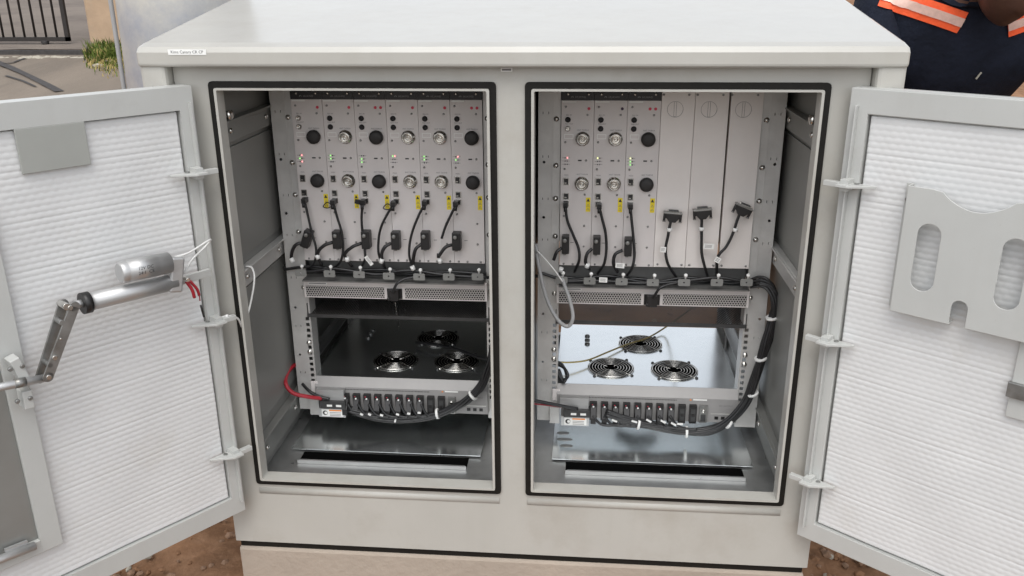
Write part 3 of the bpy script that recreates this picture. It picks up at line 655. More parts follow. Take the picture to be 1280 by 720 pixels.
def m_led(m_):
    def f(): mb = MB(); mb.cyl((0, 0, 0), (0, -.0016, 0), .0013, m_, 10); return mb
    return f
def local_part(name, key, builder, parent, x, z, label=None, y=-.0002):
    o = part(name, builder, parent, label, key=key); o.location = (lx(x), y, z); return o
ORD = ['first', 'second', 'third', 'fourth', 'fifth', 'sixth']
specs = [ # bay, index, upper, lower, round ports, dots, leds (per row)
 (-1, 0, 'cap', 'cap', ('chrome', 'chrome'), ['red'], ('rv', 'g', 'rv')), (-1, 1, 'conn', 'conn', ('black', 'black'), ['red'], ('g', 'g', '')),
 (-1, 2, 'cap', 'cap', ('black', 'black'), ['red', 'red2'], ('', 'g', 'g')), (-1, 3, 'conn', 'conn', ('black', 'black'), ['red'], ('ry', '', '')),
 (-1, 4, 'conn', 'conn', ('black', 'black'), ['red'], ('g', 'g', '')), (-1, 5, 'cap', 'cap', ('black', 'black'), ['red', 'red2'], ('rv', 'g', '')),
 (1, 0, 'conn', 'conn', ('black', 'chrome'), ['red'], ('rv', '', '')), (1, 1, 'conn', 'conn', ('black', 'black'), ['purple'], ('y', '', '')),
 (1, 2, 'cap', 'cap', ('black', 'black'), ['red', 'red2'], ('y', 'g', 'g'))]
looks = {0: 'two black caps and two bright round ports', 1: 'two silver connectors', 2: 'two black caps', 3: 'two silver connectors'}
modx = {}
for bay, i, up, lo, pts_, dots, leds in specs:
    x = bay*.3135-.2235+MW*(i+.5); modx[(bay, i)] = x
    cap_ = 'two black caps' if up == 'cap' else 'two silver connectors'
    t = thing('radio_module', (x, RY, MZ0), 'grey radio module with %s, %s from left in the %s bay' % (cap_, ORD[i], 'left' if bay < 0 else 'right'), 'radio module', 'tall grey radio modules in the cabinet bays')
    part('faceplate', m_face, t, key='face')
    for k_, z in ((up, .304), (lo, .200)):
        if k_ == 'cap': local_part('connector_cap', 'cap', m_cap, t, .049 if z > .25 else .0495, z)
        else: local_part('antenna_connector', 'conn', m_conn, t, .0495, z)
    for m_, z in zip(pts_, (.347, .327)): local_part('monitor_port', 'port'+m_, m_port(m_), t, .0155, z)
    local_part('socket', 'rj1', m_rj(.017), t, .0135, .205); local_part('socket', 'rj2', m_rj(.015), t, .0140, .170); local_part('socket', 'rj3', m_rj(.013), t, .0140, .152)
    local_part('warning_label', 'yel', m_yel, t, .0655, .150)
    for d_ in dots:
        m_ = 'purple' if d_ == 'purple' else 'red'; local_part('round_sticker', 'dot'+m_, m_dot(m_), t, .0625 if d_ != 'red2' else .050, .372)
    for row, cds in enumerate(leds):
        for j in range(2):
            m_ = 'led_off'
            if j == 0 and cds.startswith('g'): m_ = 'led_green'
            if j == 0 and cds.startswith('y'): m_ = 'led_yellow'
            if j == 1 and cds.startswith('r'): m_ = 'led_red'
            if j == 0 and cds == 'ry': m_ = 'led_green'
            local_part('indicator_light', m_, m_led(m_), t, .0105+.005*j, .260-.0075*row)
# blank plates
for i in range(3):
    x = .3135-.2235+MW*(3.5+i) + (.0008 if i == 2 else 0); ww = MW-.0008 if i < 2 else MW-.004
    t = thing('blank_plate', (x, RY, MZ0), ['plain grey blank plate directly right of the last module with black caps', 'plain grey blank plate in the middle of the three beside the modules', 'plain grey blank plate beyond the dark gap, next to the right rack post'][i], 'blank plate', 'blank plates in the right bay')
    mb = MB(); hh = MZ1-MZ0+.0215; x_ = x+(.0012 if i == 2 else 0); mb.box(x_-ww/2, x_+ww/2, RY, RY+.02, MZ0, MZ0+hh, 'blank')
    for dx in (-.027, .029): mb.lathe((x+dx, RY, MZ0+.007), (0, -1, 0), [(0, .0028), (.0015, .0028), (.0025, .001)], 'steel', 8); mb.lathe((x+dx-.006, RY, MZ0+hh-.008), (0, -1, 0), [(0, .0028), (.0015, .0028), (.0025, .001)], 'steel', 8)
    part('plate', mb, t, bevel=.0006)
    mb = MB(); zc = MZ0+hh-.040
    rg = [(x-.006+.0175*math.cos(2*PI*k/28), RY-.0004, zc+.0175*math.sin(2*PI*k/28)) for k in range(29)]
    mb.tube(rg, .0004, 'ink_grey', 4, sub=1); mb.tube([(x-.0085, RY-.0004, zc-.016), (x-.0085, RY-.0004, zc+.016), (x-.0035, RY-.0004, zc+.016), (x-.0035, RY-.0004, zc-.016), (x-.0085, RY-.0004, zc-.016)], .0004, 'ink_grey', 4, sub=1); part('knockout', mb, t)

# ================================================================ FAN PANELS
for s_ in (-1, 1):
    cx = s_*.3135; nm = 'left' if s_ < 0 else 'right'
    x0, x1 = cx-.229, cx+.229; zt, zb2 = .580, .535; yf = RY-.012
    t = thing('filter_panel', (cx, RY, .5), 'perforated grey panel below the cable clips in the %s bay' % nm, 'filter panel', 'perforated panels below the cable clips')
    mb = MB(); mb.box(x0, x1, yf, RY+.24, zb2, zt, 'face'); mb.prism([(x0, 0), (x1, 0), (x1-.006, .026), (x0+.006, .026)], (0, yf, zt+.0002), X, Y_, (0, 0, .0028), 'face')
    part('panel_body', mb, t, bevel=.001)
    for a, b in ((x0+.006, cx-.026), (cx+.026, x1-.006)):
        mb = MB(); mb.box(a, b, yf-.0012, yf-.0002, zb2+.004, zt-.014, 'perf_light'); part('perforated_grille', mb, t)
    mb = MB(); mb.box(x0+.012, x0+.060, yf-.0008, yf-.0002, zt-.010, zt-.005, 'label'); mb.box(x0+.014, x0+.058, yf-.0009, yf-.0008, zt-.0085, zt-.0065, 'ink_grey'); part('number_label', mb, t)
    mb = MB(); mb.box(cx-.019, cx+.019, yf-.002, yf-.0003, zb2+.002, zt-.016, 'black'); mb.box(cx-.013, cx+.012, yf-.016, yf-.002, zb2+.002, zt-.016, 'black'); mb.lathe((cx-.012, yf-.016, zb2+.008), (0, -1, 0), [(0, .004), (.005, .004), (.006, .002)], 'black', 10)
    part('power_plug', mb, t, bevel=.001)
    # perforated drip tray below
    t2 = thing('perforated_tray', (cx, RY, .47), 'dark perforated shelf above the fans in the %s bay' % nm, 'shelf', 'dark perforated shelves above the fans')
    zt2 = .483
    mb = MB(); mb.box(x0-.002, x1+.002, RY, RY+.003, zt2-.006, zt2+.003, 'dark'); mb.box(x0-.002, x1+.002, RY+.21, RY+.213, zt2-.012, zt2+.02, 'dark')
    for e_ in (x0-.002, x1): mb.box(e_, e_+.002, RY+.003, RY+.21, zt2-.01, zt2+.030, 'dark')
    part('tray_rim', mb, t2)
    mb = MB(); mb.box(x0, x1, RY+.003, RY+.21, zt2-.001, zt2+.0, 'perf_dark'); part('perforated_sheet', mb, t2)

# ================================================================ POWER UNITS with fans
for s_ in (-1, 1):
    nm = 'left' if s_ < 0 else 'right'; cx = s_*.3135
    x0, x1 = cx-.2270, cx+.2270; zt = .3115; yf = RY-.004; yb = .69
    t = thing('power_unit', (cx, RY, .225), 'flat metal power unit with three fans and black breakers in the %s bay' % nm, 'power unit', 'power units in the cabinet bays')
    fans = ((.226, .388), (.3905, .384), (.312, .553)) if s_ > 0 else ((-.350, .392), (-.185, .398), (-.262, .553))
    mb = MB(); R_ = .060
    holes = [[(fx+R_*math.cos(2*PI*k/40), fy+R_*math.sin(2*PI*k/40)) for k in range(40)] for fx, fy in fans]
    mb.holed([(x0, yf+.012), (x1, yf+.012), (x1, yb), (x0, yb)], holes, (0, 0, zt), X, Y_, (0, 0, -.002), 'plate')
    mb.box(x0, x0+.002, yf+.012, yb, .292, zt-.0021, 'plate'); mb.box(x1-.002, x1, yf+.012, yb, .292, zt-.0021, 'plate'); mb.box(x0+.002, x1-.002, yf+.012, .31, .256, .258, 'plate'); mb.box(x0+.002, x1-.002, .31, .312, .258, zt-.0021, 'plate')
    part('top_cover', mb, t)
    for k in range(3): mb = MB(); mb.lathe((cx-.150, .600-.028*k, zt), Z, [(0, .0075), (.003, .0075), (.006, .004)], 'steel', 12); part('screw', mb, t)
    for fx, fy in fans:
        mb = MB(); mb.lathe((fx, fy, zt-.0275), Z, [(0, .001), (0, R_), (.0253, R_)], 'shade_black', 40); 
        mb.lathe((fx, fy, zt-.026), Z, [(0, .020), (.018, .019), (.020, .015), (.0205, .001)], 'black', 24)
        for k in range(7):
            a = 2*PI*k/7; pts8 = []
            for r_, da, z_ in ((.019, 0, .004), (.019, .5, .016), (.056, .75, .014), (.056, .25, .004)): pts8.append((fx+r_*math.cos(a+da), fy+r_*math.sin(a+da), zt-.026+z_))
            mb.add(pts8, [(0, 1, 2, 3)], 'fan_blade', True)
        mb.cyl((fx, fy, zt-.0285), (fx, fy, zt-.0278), R_+.001, 'plate', 40)  # bright metal disc added below the fan to bounce light to the floor
        fn = part('fan', mb, t)
        mb = MB()
        for r_ in (.019, .0265, .034, .0415, .049, .0565, .0605):
            mb.tube([(fx+r_*math.cos(2*PI*k/36), fy+r_*math.sin(2*PI*k/36), zt+.0025) for k in range(37)], .0010, 'chrome', 5, sub=1, ends=False)
        for k in range(4):
            a = PI/4+PI/2*k + .1; mb.tube([(fx+.012*math.cos(a), fy+.012*math.sin(a), zt+.0012), (fx+.0665*math.cos(a), fy+.0665*math.sin(a), zt+.0012)], .001, 'chrome', 5, sub=1)
            mb.lathe((fx+.0685*math.cos(a), fy+.0685*math.sin(a), zt), Z, [(0, .0042), (.002, .0042), (.004, .002)], 'dark', 10)
        part('finger_guard', mb, fn)
    # front panel
    zf = .270
    mb = MB(); mb.prism([(yf-.004, .2885), (yf+.0115, .3112), (yf+.0115, .262), (yf-.004, .262)], (x0+.002, 0, 0), Y_, Z, (x1-x0-.004, 0, 0), 'pdu')
    mb.box(x0+.012, x1-.002, yf-.003, yf+.012, .2235, .2618, 'pdu')
    for k in range(60): mb.box(x0+.075+k*.0038, x0+.0771+k*.0038, yf-.0046, yf-.0040, .2815, .2835, 'black')
    mb.box(x1-.112, x1-.078, yf-.0044, yf-.0041, .2835, .2870, 'label'); mb.prism([(-.003, 0), (.003, 0), (0, .0045)], (x1-.118, yf-.0044, .283), X, Z, (0, -.0002, 0), 'orange_bar')
    mb.text('DC OUTPUT', .006, (x1-.03, yf-.0043, .270), X, Z, 'ink_grey')
    for dx in (.024, .040, .056): mb.box(x1-dx, x1-dx+.009, yf-.0040, yf-.0030, .232, .240, 'black')
    mb.box(x1-.066, x1-.006, yf-.0042, yf-.003, .2455, .2485, 'rack')
    part('front_panel', mb, t)
    for k in range(10):
        bx = (Yp(434.5+13.15*k, 498, RY).x if s_ < 0 else Yp(741.5+13.75*k, 512, RY).x)
        def brk(full=k < 8):
            mb = MB(); mb.box(-.0088, .0088, -.012, 0, -.024, .024, 'black')
            if full:
                mb.prism([(-.012, -.018), (-.026, -.028), (-.026, -.012), (-.012, .012)], (-.0065, 0, 0), Y_, Z, (.013, 0, 0), 'black'); mb.lathe((0, -.0121, .014), (0, -1, 0), [(0, .0026), (.002, .0024), (.003, .0008)], 'white', 8)
                mb.box(-.004, -.001, -.0124, -.012, .0185, .0202, 'red')
            else: mb.box(-.0055, .0055, -.0124, -.012, -.019, .016, 'dark'); mb.box(-.004, .004, -.0150, -.0124, -.004, .002, 'black')
            return mb
        o = part('breaker', brk, t, key='brk%d' % (k < 8)); o.location = (bx-cx, -.0085, .249-.225)
    bx = bx+.026
    mb = MB(); mb.box(bx-.0095, bx+.0095, yf-.010, yf-.0032, .225, .272, 'steel'); mb.box(bx-.006, bx+.006, yf-.0105, yf-.010, .228, .248, 'dark'); mb.lathe((bx, yf-.0102, .258), (0, -1, 0), [(0, .005), (.003, .004), (.004, .001)], 'chrome', 10); part('fuse_block', mb, t, bevel=.0008)
    # terminal cover left
    a0 = x0+.010; mb = MB(); mb.box(a0, a0+.072, yf-.022, yf-.0042, .2585, .287, 'alu'); mb.box(a0+.010, a0+.076, yf-.030, yf-.004, .238, .2582, 'dark')
    for k in (0, 1): mb.box(a0+.028+k*.024, a0+.042+k*.024, yf-.0306, yf-.030, .244, .250, 'label')
    tc_ = part('terminal_cover', mb, t, bevel=.001)
    mb = MB(); mb.box(a0+.004, a0+.074, yf-.026, yf-.022, .212, .2375, 'alu'); mb.box(a0+.012, a0+.068, yf-.0268, yf-.026, .2145, .2345, 'label'); mb.box(a0+.032, a0+.064, yf-.0271, yf-.0268, .230, .2335, 'orange_bar')
    mb.cyl((a0+.021, yf-.0268, .2245), (a0+.021, yf-.0272, .2245), .0065, 'ink', 14); mb.cyl((a0+.023, yf-.0272, .2245), (a0+.023, yf-.0275, .2245), .004, 'label', 14)
    for k in range(3): mb.box(a0+.033, a0+.062, yf-.0271, yf-.0268, .2165+k*.0042, .2178+k*.0042, 'ink_grey')
    part('warning_label', mb, tc_)
    # mounting ears
    mb = MB(); mb.box(cx-.2370, cx-.2180, yf, yf+.003, .268, .300, 'face'); mb.box(x0-.016, a0-.001, yf-.006, yf+.004, .206, .250, 'rack'); part('mounting_ear', mb, t, bevel=.0006)

# ================================================================ FLOOR PLATES
for s_ in (-1, 1):
    nm = 'left' if s_ < 0 else 'right'
    x0, x1 = (-.572, -.094) if s_ < 0 else (.081, .565)
    t = thing('floor_plate', ((x0+x1)/2, .5, .166), 'loose bare metal plate lying on the floor of the %s bay behind a long slot' % nm, 'floor plate', 'metal plates on the bay floors')
    mb = MB(); mb.box(x0, x1, .152, .86, .1705, .1725, 'plate'); mb.box(x0+.02, x1-.02, .157, .85, .167, .1703, 'shade_black')
    part('plate', mb, t, bevel=.0006)
    mb = MB(); sx0, sx1 = (x0+.035, x1-.028); mb.box(sx0, sx1, .097, .1495, .1663, .1675, 'shade_black'); mb.prism([(sx0, .094), (sx1, .094), (sx1-.004, .099), (sx0+.006, .099)], (0, 0, .1665), X, Y_, (0, 0, .010), 'galv'); part('slot_lip', mb, t)  # no hole is cut: a black sheet paints the slot's shade
    if s_ > 0:
        for k in range(3):
            p = Zp(700+2*k, 541+8*k, .1728); mb = MB()
            mb.prism([(math.cos(2*PI*q/14)*(.016 if k != 1 else .02), math.sin(2*PI*q/14)*.007) for q in range(14)], p+Vector((.008, 0, 0)), X, Y_, (0, 0, .0008), 'steel'); part('chafe_mark', mb, t)

# ================================================================ CABLES
def cable(name, pts, r, m, label, cat='cable', group=None, y=RY-.02, n=8, extra=None):
    P3 = [Yp(p[0], p[1], p[2] if len(p) > 2 else y) for p in pts]
    mb = MB(); mb.tube(P3, r, m, n)
    if extra is None: return single(name, mb, label, cat, group)
    t = thing(name, P3[-1], label, cat, group); part('cord', mb, t)
    for nm, mb2 in extra: part(nm, mb2, t)
    return t
def plug(px, py, y=RY-.012):
    p = Yp(px, py, y); mb = MB(); mb.box(p.x-.0055, p.x+.0055, y-.012, y+.010, p.z-.006, p.z+.005, 'black'); mb.lathe((p.x, y-.010, p.z-.004), (0, -.2, -1), [(0, .0045), (.012, .0038)], 'black', 10); return mb
def tie(px, py, y, r=.0048, h=.006, m='white', d=(0, 0, 1)):
    p = Yp(px, py, y); d = Vector(d).normalized(); mb = MB(); mb.cyl(p-d*h/2, p+d*h/2, r, m, 12); return mb
def flag(px, py, w_, h_, y, rot=0):
    p = Yp(px, py, y); c, s = math.cos(rot), math.sin(rot); ux, uy = Vector((c, 0, s)), Vector((-s, 0, c)); mb = MB()
    mb.prism([(-w_/2, -h_/2), (w_/2, -h_/2), (w_/2, h_/2), (-w_/2, h_/2)], p, ux, uy, (0, .0008, 0), 'label')
    for k in range(3): mb.prism([(-w_*.38, h_*(.22-.22*k)-h_*.04), (w_*.30, h_*(.22-.22*k)-h_*.04), (w_*.30, h_*(.22-.22*k)+h_*.04), (-w_*.38, h_*(.22-.22*k)+h_*.04)], p+Vector((0, -.0003, 0)), ux, uy, (0, .0002, 0), 'ink_grey')
    return mb
LD_ = [ # data cables of the left bay
 ([(381, 252), (385, 270), (390, 292), (395, 310), (394, 325), (388, 334, RY)], []), ([(417, 254), (421, 270), (427, 290), (429, 310), (426, 326), (418, 335, RY)], ['loop']),
 ([(454, 254), (452, 270), (453, 290), (456, 310), (456, 325), (450, 336, RY)], ['side']), ([(492, 256), (484, 268), (476, 285), (473, 303), (474, 320), (482, 336, RY)], ['loop']),
 ([(531, 255), (524, 268), (516, 288), (512, 306), (512, 322), (518, 337, RY)], []), ([(570, 256), (564, 268), (557, 283), (552, 298)], ['thin'])]
for i, (pts, ex) in enumerate(LD_):
    e = [('plug', plug(pts[0][0], pts[0][1]-2))]
    if 'loop' in ex: 
        x_, y_ = pts[0]; mb = MB(); mb.tube([Yp(x_-2, y_+2, RY-.012), Yp(x_-8, y_-1, RY-.010), Yp(x_-13, y_+4, RY-.008), Yp(x_-8, y_+6, RY-.014), Yp(x_-2, y_+4, RY-.018)], .0012, 'cable', 6); e.append(('pull_loop', mb))
    if 'side' in ex:
        mb = MB(); a = Yp(446, 252, RY-.02); b = Yp(457, 254, RY-.02); mb.obox(a, b, .010, .008, 'black', up=(0, 1, 0)); mb.cyl(a-(b-a).normalized()*.004, a, .0055, 'black', 12); e.append(('side_plug', mb))
    if 'thin' in ex: 
        mb = MB(); mb.tube([Yp(552, 298, RY-.02), Yp(550, 308, RY-.02), Yp(548, 318, RY-.02)], .0009, 'pale_wire', 6); mb.cyl(Yp(548, 317, RY-.02), Yp(548, 322, RY-.02), .004, 'black', 10); e.append(('bare_wire', mb))
    cable('data_cable', pts, .0031, 'cable', 'thin black cable hanging from the socket of the %s module in the left bay' % ORD[i], group='thin black cables hanging from the modules', extra=e)
LP = [((384, 298), 20, [(380, 303), (370, 306), (365, 315), (364, 326)], (365, 325)), ((422, 299), 0, [(416, 303), (405, 307), (397, 317), (402, 332)], (397, 321)), ((458, 299), 0, [(452, 304), (440, 309), (431, 319), (440, 333)], (434, 324)),
      ((495, 300), 0, [(489, 304), (481, 309), (477, 319), (480, 333)], (477, 326)), ((532, 300), 0, [(527, 305), (520, 311), (517, 321), (516, 333)], (516, 335)), ((571, 301), 0, [(565, 306), (557, 309), (550, 318), (549, 320)], (550, 326))]
RP = [((707, 305), 0, [(702, 310), (696, 315), (692, 325)], (701, 337)), ((746, 306), 0, [(740, 311), (734, 317), (732, 328), (737, 337)], (734, 332)), ((785, 308), 0, [(778, 313), (769, 318), (767, 330), (772, 340)], None)]
def power_cable(pos, rot, pts, tie_, label):
    p = Yp(*pos, RY-.014); a = math.radians(rot)
    mb0 = MB(Matrix.Translation(p) @ Matrix.Rotation(a, 4, 'Y'))
    hh, ww = (.0215, .0100) if pos[0] < 650 else (.0215, .0085)
    mb0.box(-ww, ww, -.012, .012, -hh, hh, 'black'); mb0.lathe((-.002, -.012, .012), (0, -1, 0), [(0, .0052), (.004, .0050), (.005, .003)], 'steel', 12); mb0.lathe((-.002, .0, -hh), (0, 0, -1), [(0, .004), (.005, .004)], 'steel', 10)
    P3 = [Yp(q[0], q[1], RY-.018-.006*math.sin(k*1.2)) for k, q in enumerate(pts)]; mb1 = MB(); mb1.tube(P3, .0042, 'cable', 8)
    t = thing('power_cable', p, label, 'cable', 'short black power cables plugged low on the modules'); part('plug_housing', mb0, t, bevel=.0012); part('cord', mb1, t)
    if tie_: part('cable_tie', tie(tie_[0], tie_[1], RY-.022, .0056, .011, 'white', (random.uniform(-.5, .5), 0, 1)), t)
for i, (pos, rot, pts, tt) in enumerate(LP): power_cable(pos, rot, pts, tt, 'fat black power plug and cord low on the %s module of the left bay' % ORD[i])
for i, (pos, rot, pts, tt) in enumerate(RP): power_cable(pos, rot, pts, tt, 'fat black power plug and cord low on the %s module of the right bay' % ORD[i])
mb = flag(461, 326, .026, .009, RY-.03, -.95); single('cable_tag', mb, 'white slanting tag on the cord below the third plug of the left bay', 'tag')
mb = flag(775, 332, .021, .012, RY-.03, -.08); single('cable_tag', mb, 'white tag on the cord below the third plug of the right bay', 'tag')
mb = flag(754, 350, .019, .012, RY-.050, -.03); single('cable_tag', mb, 'white printed tag lying between the second and third clips of the right bay', 'tag')
RD_ = [([(707, 257), (709, 275), (717, 295), (723, 310), (724, 325), (718, 340, RY)], 1), ([(749, 259), (753, 275), (757, 292), (758, 312), (755, 330), (747, 342, RY)], 1), ([(788, 259), (790, 280), (792, 300), (793, 320), (790, 335), (784, 344, RY)], 1)]
for i, (pts, _) in enumerate(RD_):
    cable('data_cable', pts, .0033, 'cable', 'thin black cable hanging from the socket of the %s module in the right bay' % ORD[i], group='thin black cables hanging from the modules', extra=[('plug', plug(pts[0][0], pts[0][1]-2))])
# loose D-shaped connectors in front of the blank plates
for i, (pos, rot, pts, ties, lab) in enumerate((((841, 269), 4, [(840, 272), (837, 283), (835, 295), (832, 312), (835, 330), (845, 346, RY)], (837, 287), ((829, 312), .013, .013, -.1)),
        ((878, 265), -6, [(878, 268), (877, 280), (877, 295), (877, 315), (880, 330), (885, 347, RY)], (877, 286), ((886, 308), .024, .013, -.05)),
        ((929, 261), 22, [(925, 266), (921, 277), (916, 292), (908, 308), (897, 322), (896, 345, RY)], (919, 287), ((897, 325), .013, .013, -.5)))):
    p = Yp(*pos, RY-.022); m0 = MB(Matrix.Translation(p) @ Matrix.Rotation(math.radians(rot), 4, 'Y'))
    m0.prism([(-.017, .004), (.017, .004), (.015, -.006), (.007, -.016), (-.007, -.016), (-.015, -.006)], (0, -.007, 0), X, Z, (0, .014, 0), 'black')
    m0.box(-.0215, .0215, -.0085, .0085, .004, .0075, 'steel'); m0.box(-.0135, .0135, -.0055, .0055, .0075, .0125, 'chrome'); m0.box(-.012, .012, -.0057, .004, .0095, .0128, 'dark')
    for e_ in (-1, 1): m0.cyl((e_*.0185, 0, -.015), (e_*.0185, 0, .004), .003, 'black', 10); m0.cyl((e_*.0185, 0, -.017), (e_*.0185, 0, -.014), .0038, 'steel', 10); m0.box(e_*.014, e_*.0185, -.003, .003, -.008, .002, 'black')
    P3 = [Yp(q[0], q[1], q[2] if len(q) > 2 else RY-.020) for q in pts]; m1 = MB(); m1.tube(P3, .0034, 'cable', 8)
    t = thing('connector_cable', p, 'loose D shaped plug on a black cable in front of the %s blank plate' % ['left', 'middle', 'right'][i], 'cable', 'loose D shaped plugs before the blank plates')
    part('plug_hood', m0, t, bevel=.0008); part('cord', m1, t); part('cable_tie', tie(*ties, RY-.021, .0060, .008, 'white', (0, 0, 1)), t); part('tag', flag(*lab[0], lab[1], lab[2], RY-.027, lab[3]), t)
# runs of cable lying in the trays
for s_, runs in ((-1, [([(356, 330), (372, 336), (400, 339), (440, 341), (490, 342), (540, 344), (600, 345)], .0045), ([(355, 337), (390, 333), (430, 338), (480, 337), (520, 341), (570, 340), (608, 343)], .0038), ([(380, 341), (420, 336), (470, 343), (510, 338), (560, 344), (612, 347)], .004)]),
                 (1, [([(668, 345), (700, 346), (740, 350), (790, 348), (840, 353), (900, 351), (940, 352)], .0045), ([(672, 340), (710, 350), (760, 345), (810, 353), (860, 347), (910, 354), (945, 350)], .004), ([(700, 352), (750, 351), (800, 354), (850, 352), (900, 347), (945, 356)], .004)])):
    mb = MB()
    for k, (pts, r) in enumerate(runs): mb.tube([Yp(p[0], p[1], RY+.012-.014*k) for p in pts], r, 'cable', 8)
    single('cable_run', mb, 'black cables lying along the tray under the modules of the %s bay' % ('left' if s_ < 0 else 'right'), 'cables')
cable('fan_cable', [(520, 346, RY-.03), (505, 349, RY-.035), (496, 355, RY-.04), (491, 365, RY-.035)], .0034, 'cable', 'short black cord curving into the plug between the left bay perforated grilles')
cable('fan_cable', [(850, 353, RY-.03), (834, 356, RY-.035), (824, 361, RY-.04), (817, 372, RY-.035)], .0034, 'cable', 'short black cord curving into the plug between the right bay perforated grilles')
# bundle in the right bay
def bundle(name, pts, r, k, label, ties, y0=RY-.03, fan=None):
    mb = MB(); ys = [p[2] if len(p) > 2 else y0 for p in pts]; cen = [Yp(p[0], p[1], y) for p, y in zip(pts, ys)]; t = thing(name, cen[0], label, 'cables')
    for j in range(k):
        a0 = 2*PI*j/k; L = []; ww = [random.uniform(.5, 1.25) for _ in range(len(cen))]
        for i, c in enumerate(cen):
            a = a0+i*.35; rj = r*ww[i]; d = (cen[min(i+1, len(cen)-1)]-cen[max(i-1, 0)]).normalized(); u_ = d.cross(Y_).normalized(); L.append(c+u_*math.cos(a)*rj+Y_*math.sin(a)*rj*.9)
        mb.tube(L, r*.46, 'cable', 8)
    if fan:
        for st, en in fan:
            a = Yp(st[0], st[1], RY-.030); b = Yp(en[0], en[1], RY-.036); mb.tube([a, a.lerp(b, .3)+Vector((0, -.004, -.014)), a.lerp(b, .7)+Vector((0, -.002, -.010)), b], .0036, 'cable', 8)
    part('cords', mb, t)
    for px, py, d in ties:
        m2 = tie(px, py, y0, r*1.75, .006, 'white', d); part('cable_tie', m2, t)
    return t
bundle('cable_bundle', [(948, 352, RY-.01), (962, 358, RY-.02), (969, 378), (966, 400), (959, 425), (951, 452), (943, 478), (932, 503), (912, 526), (885, 538), (850, 539), (815, 532), (785, 525), (757, 515)], .0085, 9,
       'thick tied bundle of black cables sweeping under the breakers of the right bay', [(965, 397, (-.2, 0, 1)), (951, 448, (-.25, 0, 1)), (941, 492, (-.4, 0, 1)), (911, 529, (-1, 0, .6)), (858, 540, (1, 0, 0)), (798, 530, (1, 0, -.2))],
       fan=[((741+13.75*k, 520), (775+13.75*k, 530+.9*k)) for k in range(8)])
bundle('cable_bundle', [(435, 512), (470, 521), (505, 524), (540, 520), (566, 511), (585, 499), (600, 484), (610, 464), (617, 440), (622, 400)], .0080, 8,
       'tied bundle of black cables sweeping under the breakers of the left bay', [(547, 517, (1, 0, .2)), (591, 494, (1, 0, .9))],
       fan=[((434.5+13.15*k, 505), (462+12*k, 521)) for k in range(8)])
for i, (px, py, r) in enumerate(((452, 518, -.5), (462, 518, -.5), (477, 519, -.3), (497, 518, -.4), (511, 517, -.1), (524, 516, 0), (494, 526, 1.3))):
    mb = MB(); p = Yp(px, py, RY-.050); d = Vector((math.cos(r), 0, math.sin(r))); mb.obox(p-d*.004, p+d*.004, .004, .0035, 'white', up=(0, 1, 0))
    single('tie_end', mb, 'small white tie end in the dark below the left bay breakers', 'cable tie', 'white tie ends below the left bay breakers')
for i, (px, py, r) in enumerate(((768, 526, -.35), (793, 527, -.3), (811, 526, -.5), (829, 527, -.5), (842, 530, -.5), (850, 530, 0))):
    mb = MB(); p = Yp(px, py, RY-.058); d = Vector((math.cos(r), 0, math.sin(r))); mb.obox(p-d*.007, p+d*.007, .004, .003, 'white', up=(0, 1, 0))
    single('tie_end', mb, 'white tie end between the cords below the right bay breakers', 'cable tie', 'white tie ends below the right bay breakers')
# coiled cords at the corner of the right bay
mb = MB()
for k in range(4): mb.tube([Yp(938, 350+3*k, RY-.01), Yp(950+2*k, 346+4*k, RY-.02), Yp(962+3*k, 352+5*k, RY-.03), Yp(968+3*k, 372+4*k, RY-.01), Yp(968-2*k, 392, RY-.0)], .0035, 'cable', 8)
single('slack_cables', mb, 'loops of slack black cable beside the right rack post', 'cables')
# red and black feeders
cable('feeder_cable', [(376, 452, RY+.04), (362, 462, RY-.0), (357, 478, RY-.05), (366, 491, RY-.06), (385, 496, RY-.05), (402, 498, RY-.03)], .0052, 'red_wire', 'crimson cable looping out beside the left post to the terminals', 'cable')
cable('feeder_cable', [(378, 480, RY-.01), (388, 490, RY-.03), (400, 496, RY-.03), (412, 499, RY-.03)], .0042, 'cable', 'short black cable beside the crimson loop in the left bay', 'cable')
cable('feeder_cable', [(660, 499, RY-.06), (680, 503, RY-.05), (705, 508, RY-.04), (722, 511, RY-.03)], .0045, 'cable', 'black cable running from the left post to the terminals of the right bay', 'cable')
cable('feeder_cable', [(660, 504, RY-.05), (680, 506, RY-.045), (712, 510, RY-.035)], .0022, 'red_wire', 'thin red cable under the black one at the terminals of the right bay', 'cable')
cable('grey_hose', [(670, 305, RY-.03), (674, 335, RY-.05), (683, 372, RY-.06), (696, 398, RY-.07), (709, 408, RY-.07), (716, 398, RY-.07), (713, 378, RY-.06), (705, 355, RY-.05), (702, 345, RY-.04)], .0046, 'grey_wire', 'grey hose hanging in a loop at the left side of the right bay', 'hose', n=12)
cable('zip_tie', [(671, 313, RY-.045), (685, 328, RY-.06), (697, 343, RY-.06), (703, 352, RY-.06)], .0017, 'white', 'long white tie crossing the left post of the right bay', 'cable tie')
mb = MB(); mb.tube([Zp(692, 452, .335), Zp(712, 453, .330), Zp(735, 450, .324), Zp(760, 440, .320), Zp(785, 430, .318), Zp(810, 422, .320), Zp(835, 407, .335), Yp(858, 390, RY+.15), Yp(874, 380, RY+.2)], .0023, 'yellow_wire', 8)
single('yellow_wire', mb, 'mustard coloured wire drooping over the fans of the right bay', 'wire')
mb = MB(); mb.tube([Zp(520, 428, .325), Zp(545, 431, .330), Zp(572, 437, .335), Zp(596, 446, .335), Zp(614, 450, .34)], .0045, 'cable', 8)
single('loose_cable', mb, 'black cable lying across the dark fans of the left bay', 'cable')
mb = MB()
